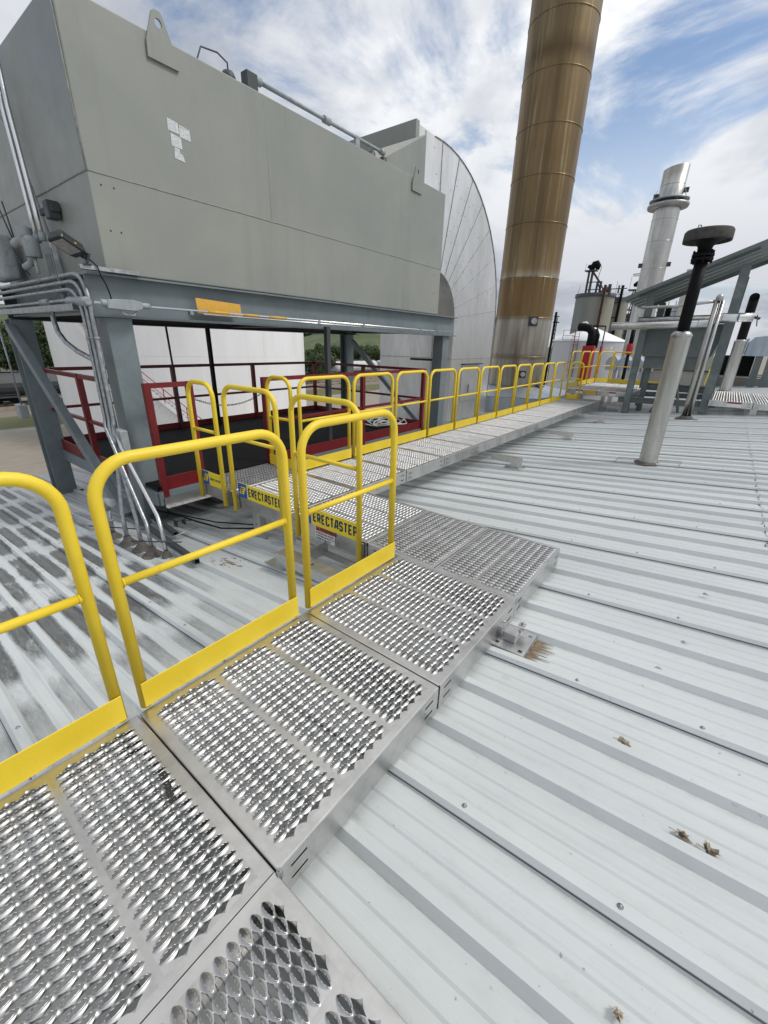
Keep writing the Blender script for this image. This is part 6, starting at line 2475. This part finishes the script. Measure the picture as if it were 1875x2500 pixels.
def railcar(y, label):
    t = thing('railcar', (-77, y, -6.68), label, 'railcar', G_RC)
    m = MB()
    L = 8.2
    sec = [(1.5 * math.cos(R(a)), 2.25 + 1.45 * math.sin(R(a))) for a in range(-50, 231, 20)]
    n_ = len(sec)
    vs = []
    for (yy_, k_) in ((-L, 0.75), (-L + 0.4, 1.0), (L - 0.4, 1.0), (L, 0.75)):
        vs += [(x * k_, yy_, (z - 2.25) * k_ + 2.25) for x, z in sec]
    fs = [tuple(range(n_)), tuple(range(4 * n_ - 1, 3 * n_ - 1, -1))]
    for r_ in range(3):
        fs += [(r_ * n_ + k, (r_ + 1) * n_ + k, (r_ + 1) * n_ + (k + 1) % n_, r_ * n_ + (k + 1) % n_) for k in range(n_)]
    m.add(vs, fs)
    m.build('shell', 'railcar', t)
    m = MB()
    m.box((-0.4, -L + 1, 3.72), (0.4, L - 1, 3.78))
    m.box((-1.3, -L - 0.6, 0.75), (1.3, L + 0.6, 0.95))
    for yy_ in (-4, 0, 4):
        m.add([(-1.0, yy_ - 1.2, 1.2), (1.0, yy_ - 1.2, 1.2), (1.0, yy_ + 1.2, 1.2), (-1.0, yy_ + 1.2, 1.2), (-0.3, yy_ - .3, 0.4), (0.3, yy_ - .3, 0.4), (0.3, yy_ + .3, 0.4), (-0.3, yy_ + .3, 0.4)],
              [(0, 1, 5, 4), (1, 2, 6, 5), (2, 3, 7, 6), (3, 0, 4, 7), (4, 5, 6, 7)])
    m.build('underframe', 'dark_grey', t)
    for yy_ in (-L + 1.4, L - 1.4):
        m = MB()
        for dy in (-0.8, 0.8):
            for sx_ in (-0.78, 0.78):
                m.cyl((sx_ - 0.06, yy_ + dy, 0.42), (sx_ + 0.06, yy_ + dy, 0.42), 0.42, 14)
        m.box((-1.0, yy_ - 1.1, 0.35), (1.0, yy_ + 1.1, 0.6))
        m.build('bogie', 'black', t)
    return t


for i in range(5):
    railcar(50 + i * 18.2, 'pale grey railcar in the standing train, %s seen from the tank side' % ordn[i])
rc = railcar(20.0, 'dark railcar half hidden behind the left foot of the white tank')
rc.location.x = -70
for ch in rc.children:
    if ch.name.startswith('shell'):
        ch.data.materials[0] = MATS['dark_grey']

# ------------------------------------------------------------------ trees
def tree_mesh(seed, H, Wd, leaves, mat):
    rs = random.Random(seed)
    m = MB()
    blobs = []
    for k in range(16):
        a = rs.uniform(0, 6.28)
        q = rs.uniform(0.0, 0.42) * Wd
        z = H * rs.uniform(0.25, 0.86)
        blobs.append((q * math.cos(a), q * math.sin(a), z, Wd * rs.uniform(0.13, 0.26)))
    for k in range(leaves):
        bx_, by_, bz_, br = rs.choice(blobs)
        u = Vector((rs.gauss(0, 1), rs.gauss(0, 1), rs.gauss(0, 1))).normalized()
        p = Vector((bx_, by_, bz_)) + u * br * rs.uniform(0.55, 1.08)
        s_ = rs.uniform(0.10, 0.30)
        n_v = (u + Vector((rs.uniform(-.7, .7), rs.uniform(-.7, .7), rs.uniform(-.3, .9)))).normalized()
        a_ = n_v.orthogonal().normalized() * s_
        b_ = n_v.cross(a_).normalized() * s_ * rs.uniform(.5, 1)
        m.add([p - a_, p - b_, p + a_, p + b_], [(0, 1, 2, 3)])
    crown = m.mesh('crown', mat)
    m = MB()
    m.tube([(0, 0, -0.1), (0.05, 0, H * .3), (0.0, 0.1, H * .7)], [Wd * .035, Wd * .026, Wd * .01], 8)
    for k in range(6):
        b = blobs[k]
        m.tube([(0.03, 0, H * .28), (b[0] * .5, b[1] * .5, b[2] * .7), (b[0], b[1], b[2])], [Wd * .018, Wd * .012, Wd * .005], 6)
    return crown, m.mesh('trunk', 'bark')


tm = [tree_mesh(1, 10.5, 8.5, 5200, 'foliage_dark'), tree_mesh(2, 9, 8, 4800, 'foliage_dark'), tree_mesh(3, 5.0, 6.0, 3200, 'foliage_mid'), tree_mesh(4, 3.4, 5.2, 2400, 'foliage_mid')]
G_TR = 'trees beyond the rail yard'


def tree(x, y, k, sc, label, z=-7.05):
    t = thing('tree', (x, y, z), label, 'tree', G_TR, random.uniform(0, 6.28))
    t.scale = (sc, sc, sc)
    for nm, me in (('crown', tm[k][0]), ('trunk', tm[k][1])):
        o = bpy.data.objects.new(nm, me)
        COL.objects.link(o)
        o.parent = t
    return t


rs = random.Random(12)
big_ord = ordn + ['thirteenth', 'fourteenth', 'fifteenth', 'sixteenth']
# dense dark trees seen under the beam at the far left
i = 0
for az in (-81.5, -80.2, -79.0, -77.9, -76.8, -75.8, -74.9):
    for rho in (118, 128):
        a = R(az + rs.uniform(-.3, .3))
        tree(rho * math.sin(a), rho * math.cos(a), rs.choice((0, 1)), rs.uniform(0.85, 1.15), 'dark leafy tree left of the white tank, %s row, %s from left' % ('front' if rho < 120 else 'back', ordn[i]))
    i += 1
# tree beside the right edge of the white tank
for j, (az, rho, k, sc) in enumerate(((-47.3, 96, 1, 0.78), (-46.3, 104, 2, 1.2))):
    a = R(az)
    tree(rho * math.sin(a), rho * math.cos(a), k, sc, ('dark tree just right of the big white tank', 'lower tree right of the big white tank')[j])
j = 0
for n_i in range(15):
    az = -47 + n_i * 0.72
    for rho in (232, 250):
        a = R(az + rs.uniform(-.3, .3))
        tree(rho * math.sin(a), rho * math.cos(a), rs.choice((2, 3)), rs.uniform(0.9, 1.5),
             'bushy tree at the foot of the hill, %s row, %s from left' % ('front' if rho < 240 else 'back', big_ord[n_i]), z=-7.3)
for n_i in range(14):
    az = -48 + n_i * 0.85
    a = R(az)
    t = tree(420 * math.sin(a), 420 * math.cos(a), rs.choice((0, 1)), rs.uniform(0.9, 1.2), 'dark tree on the ridge of the hill, %s from left' % big_ord[n_i],
             z=-7.2 + 1.0 * (17.5 * math.exp(-((az + 41) / 6.5) ** 2) + 4) - 0.5)

scene.render.resolution_x = 768
scene.render.resolution_y = 1024
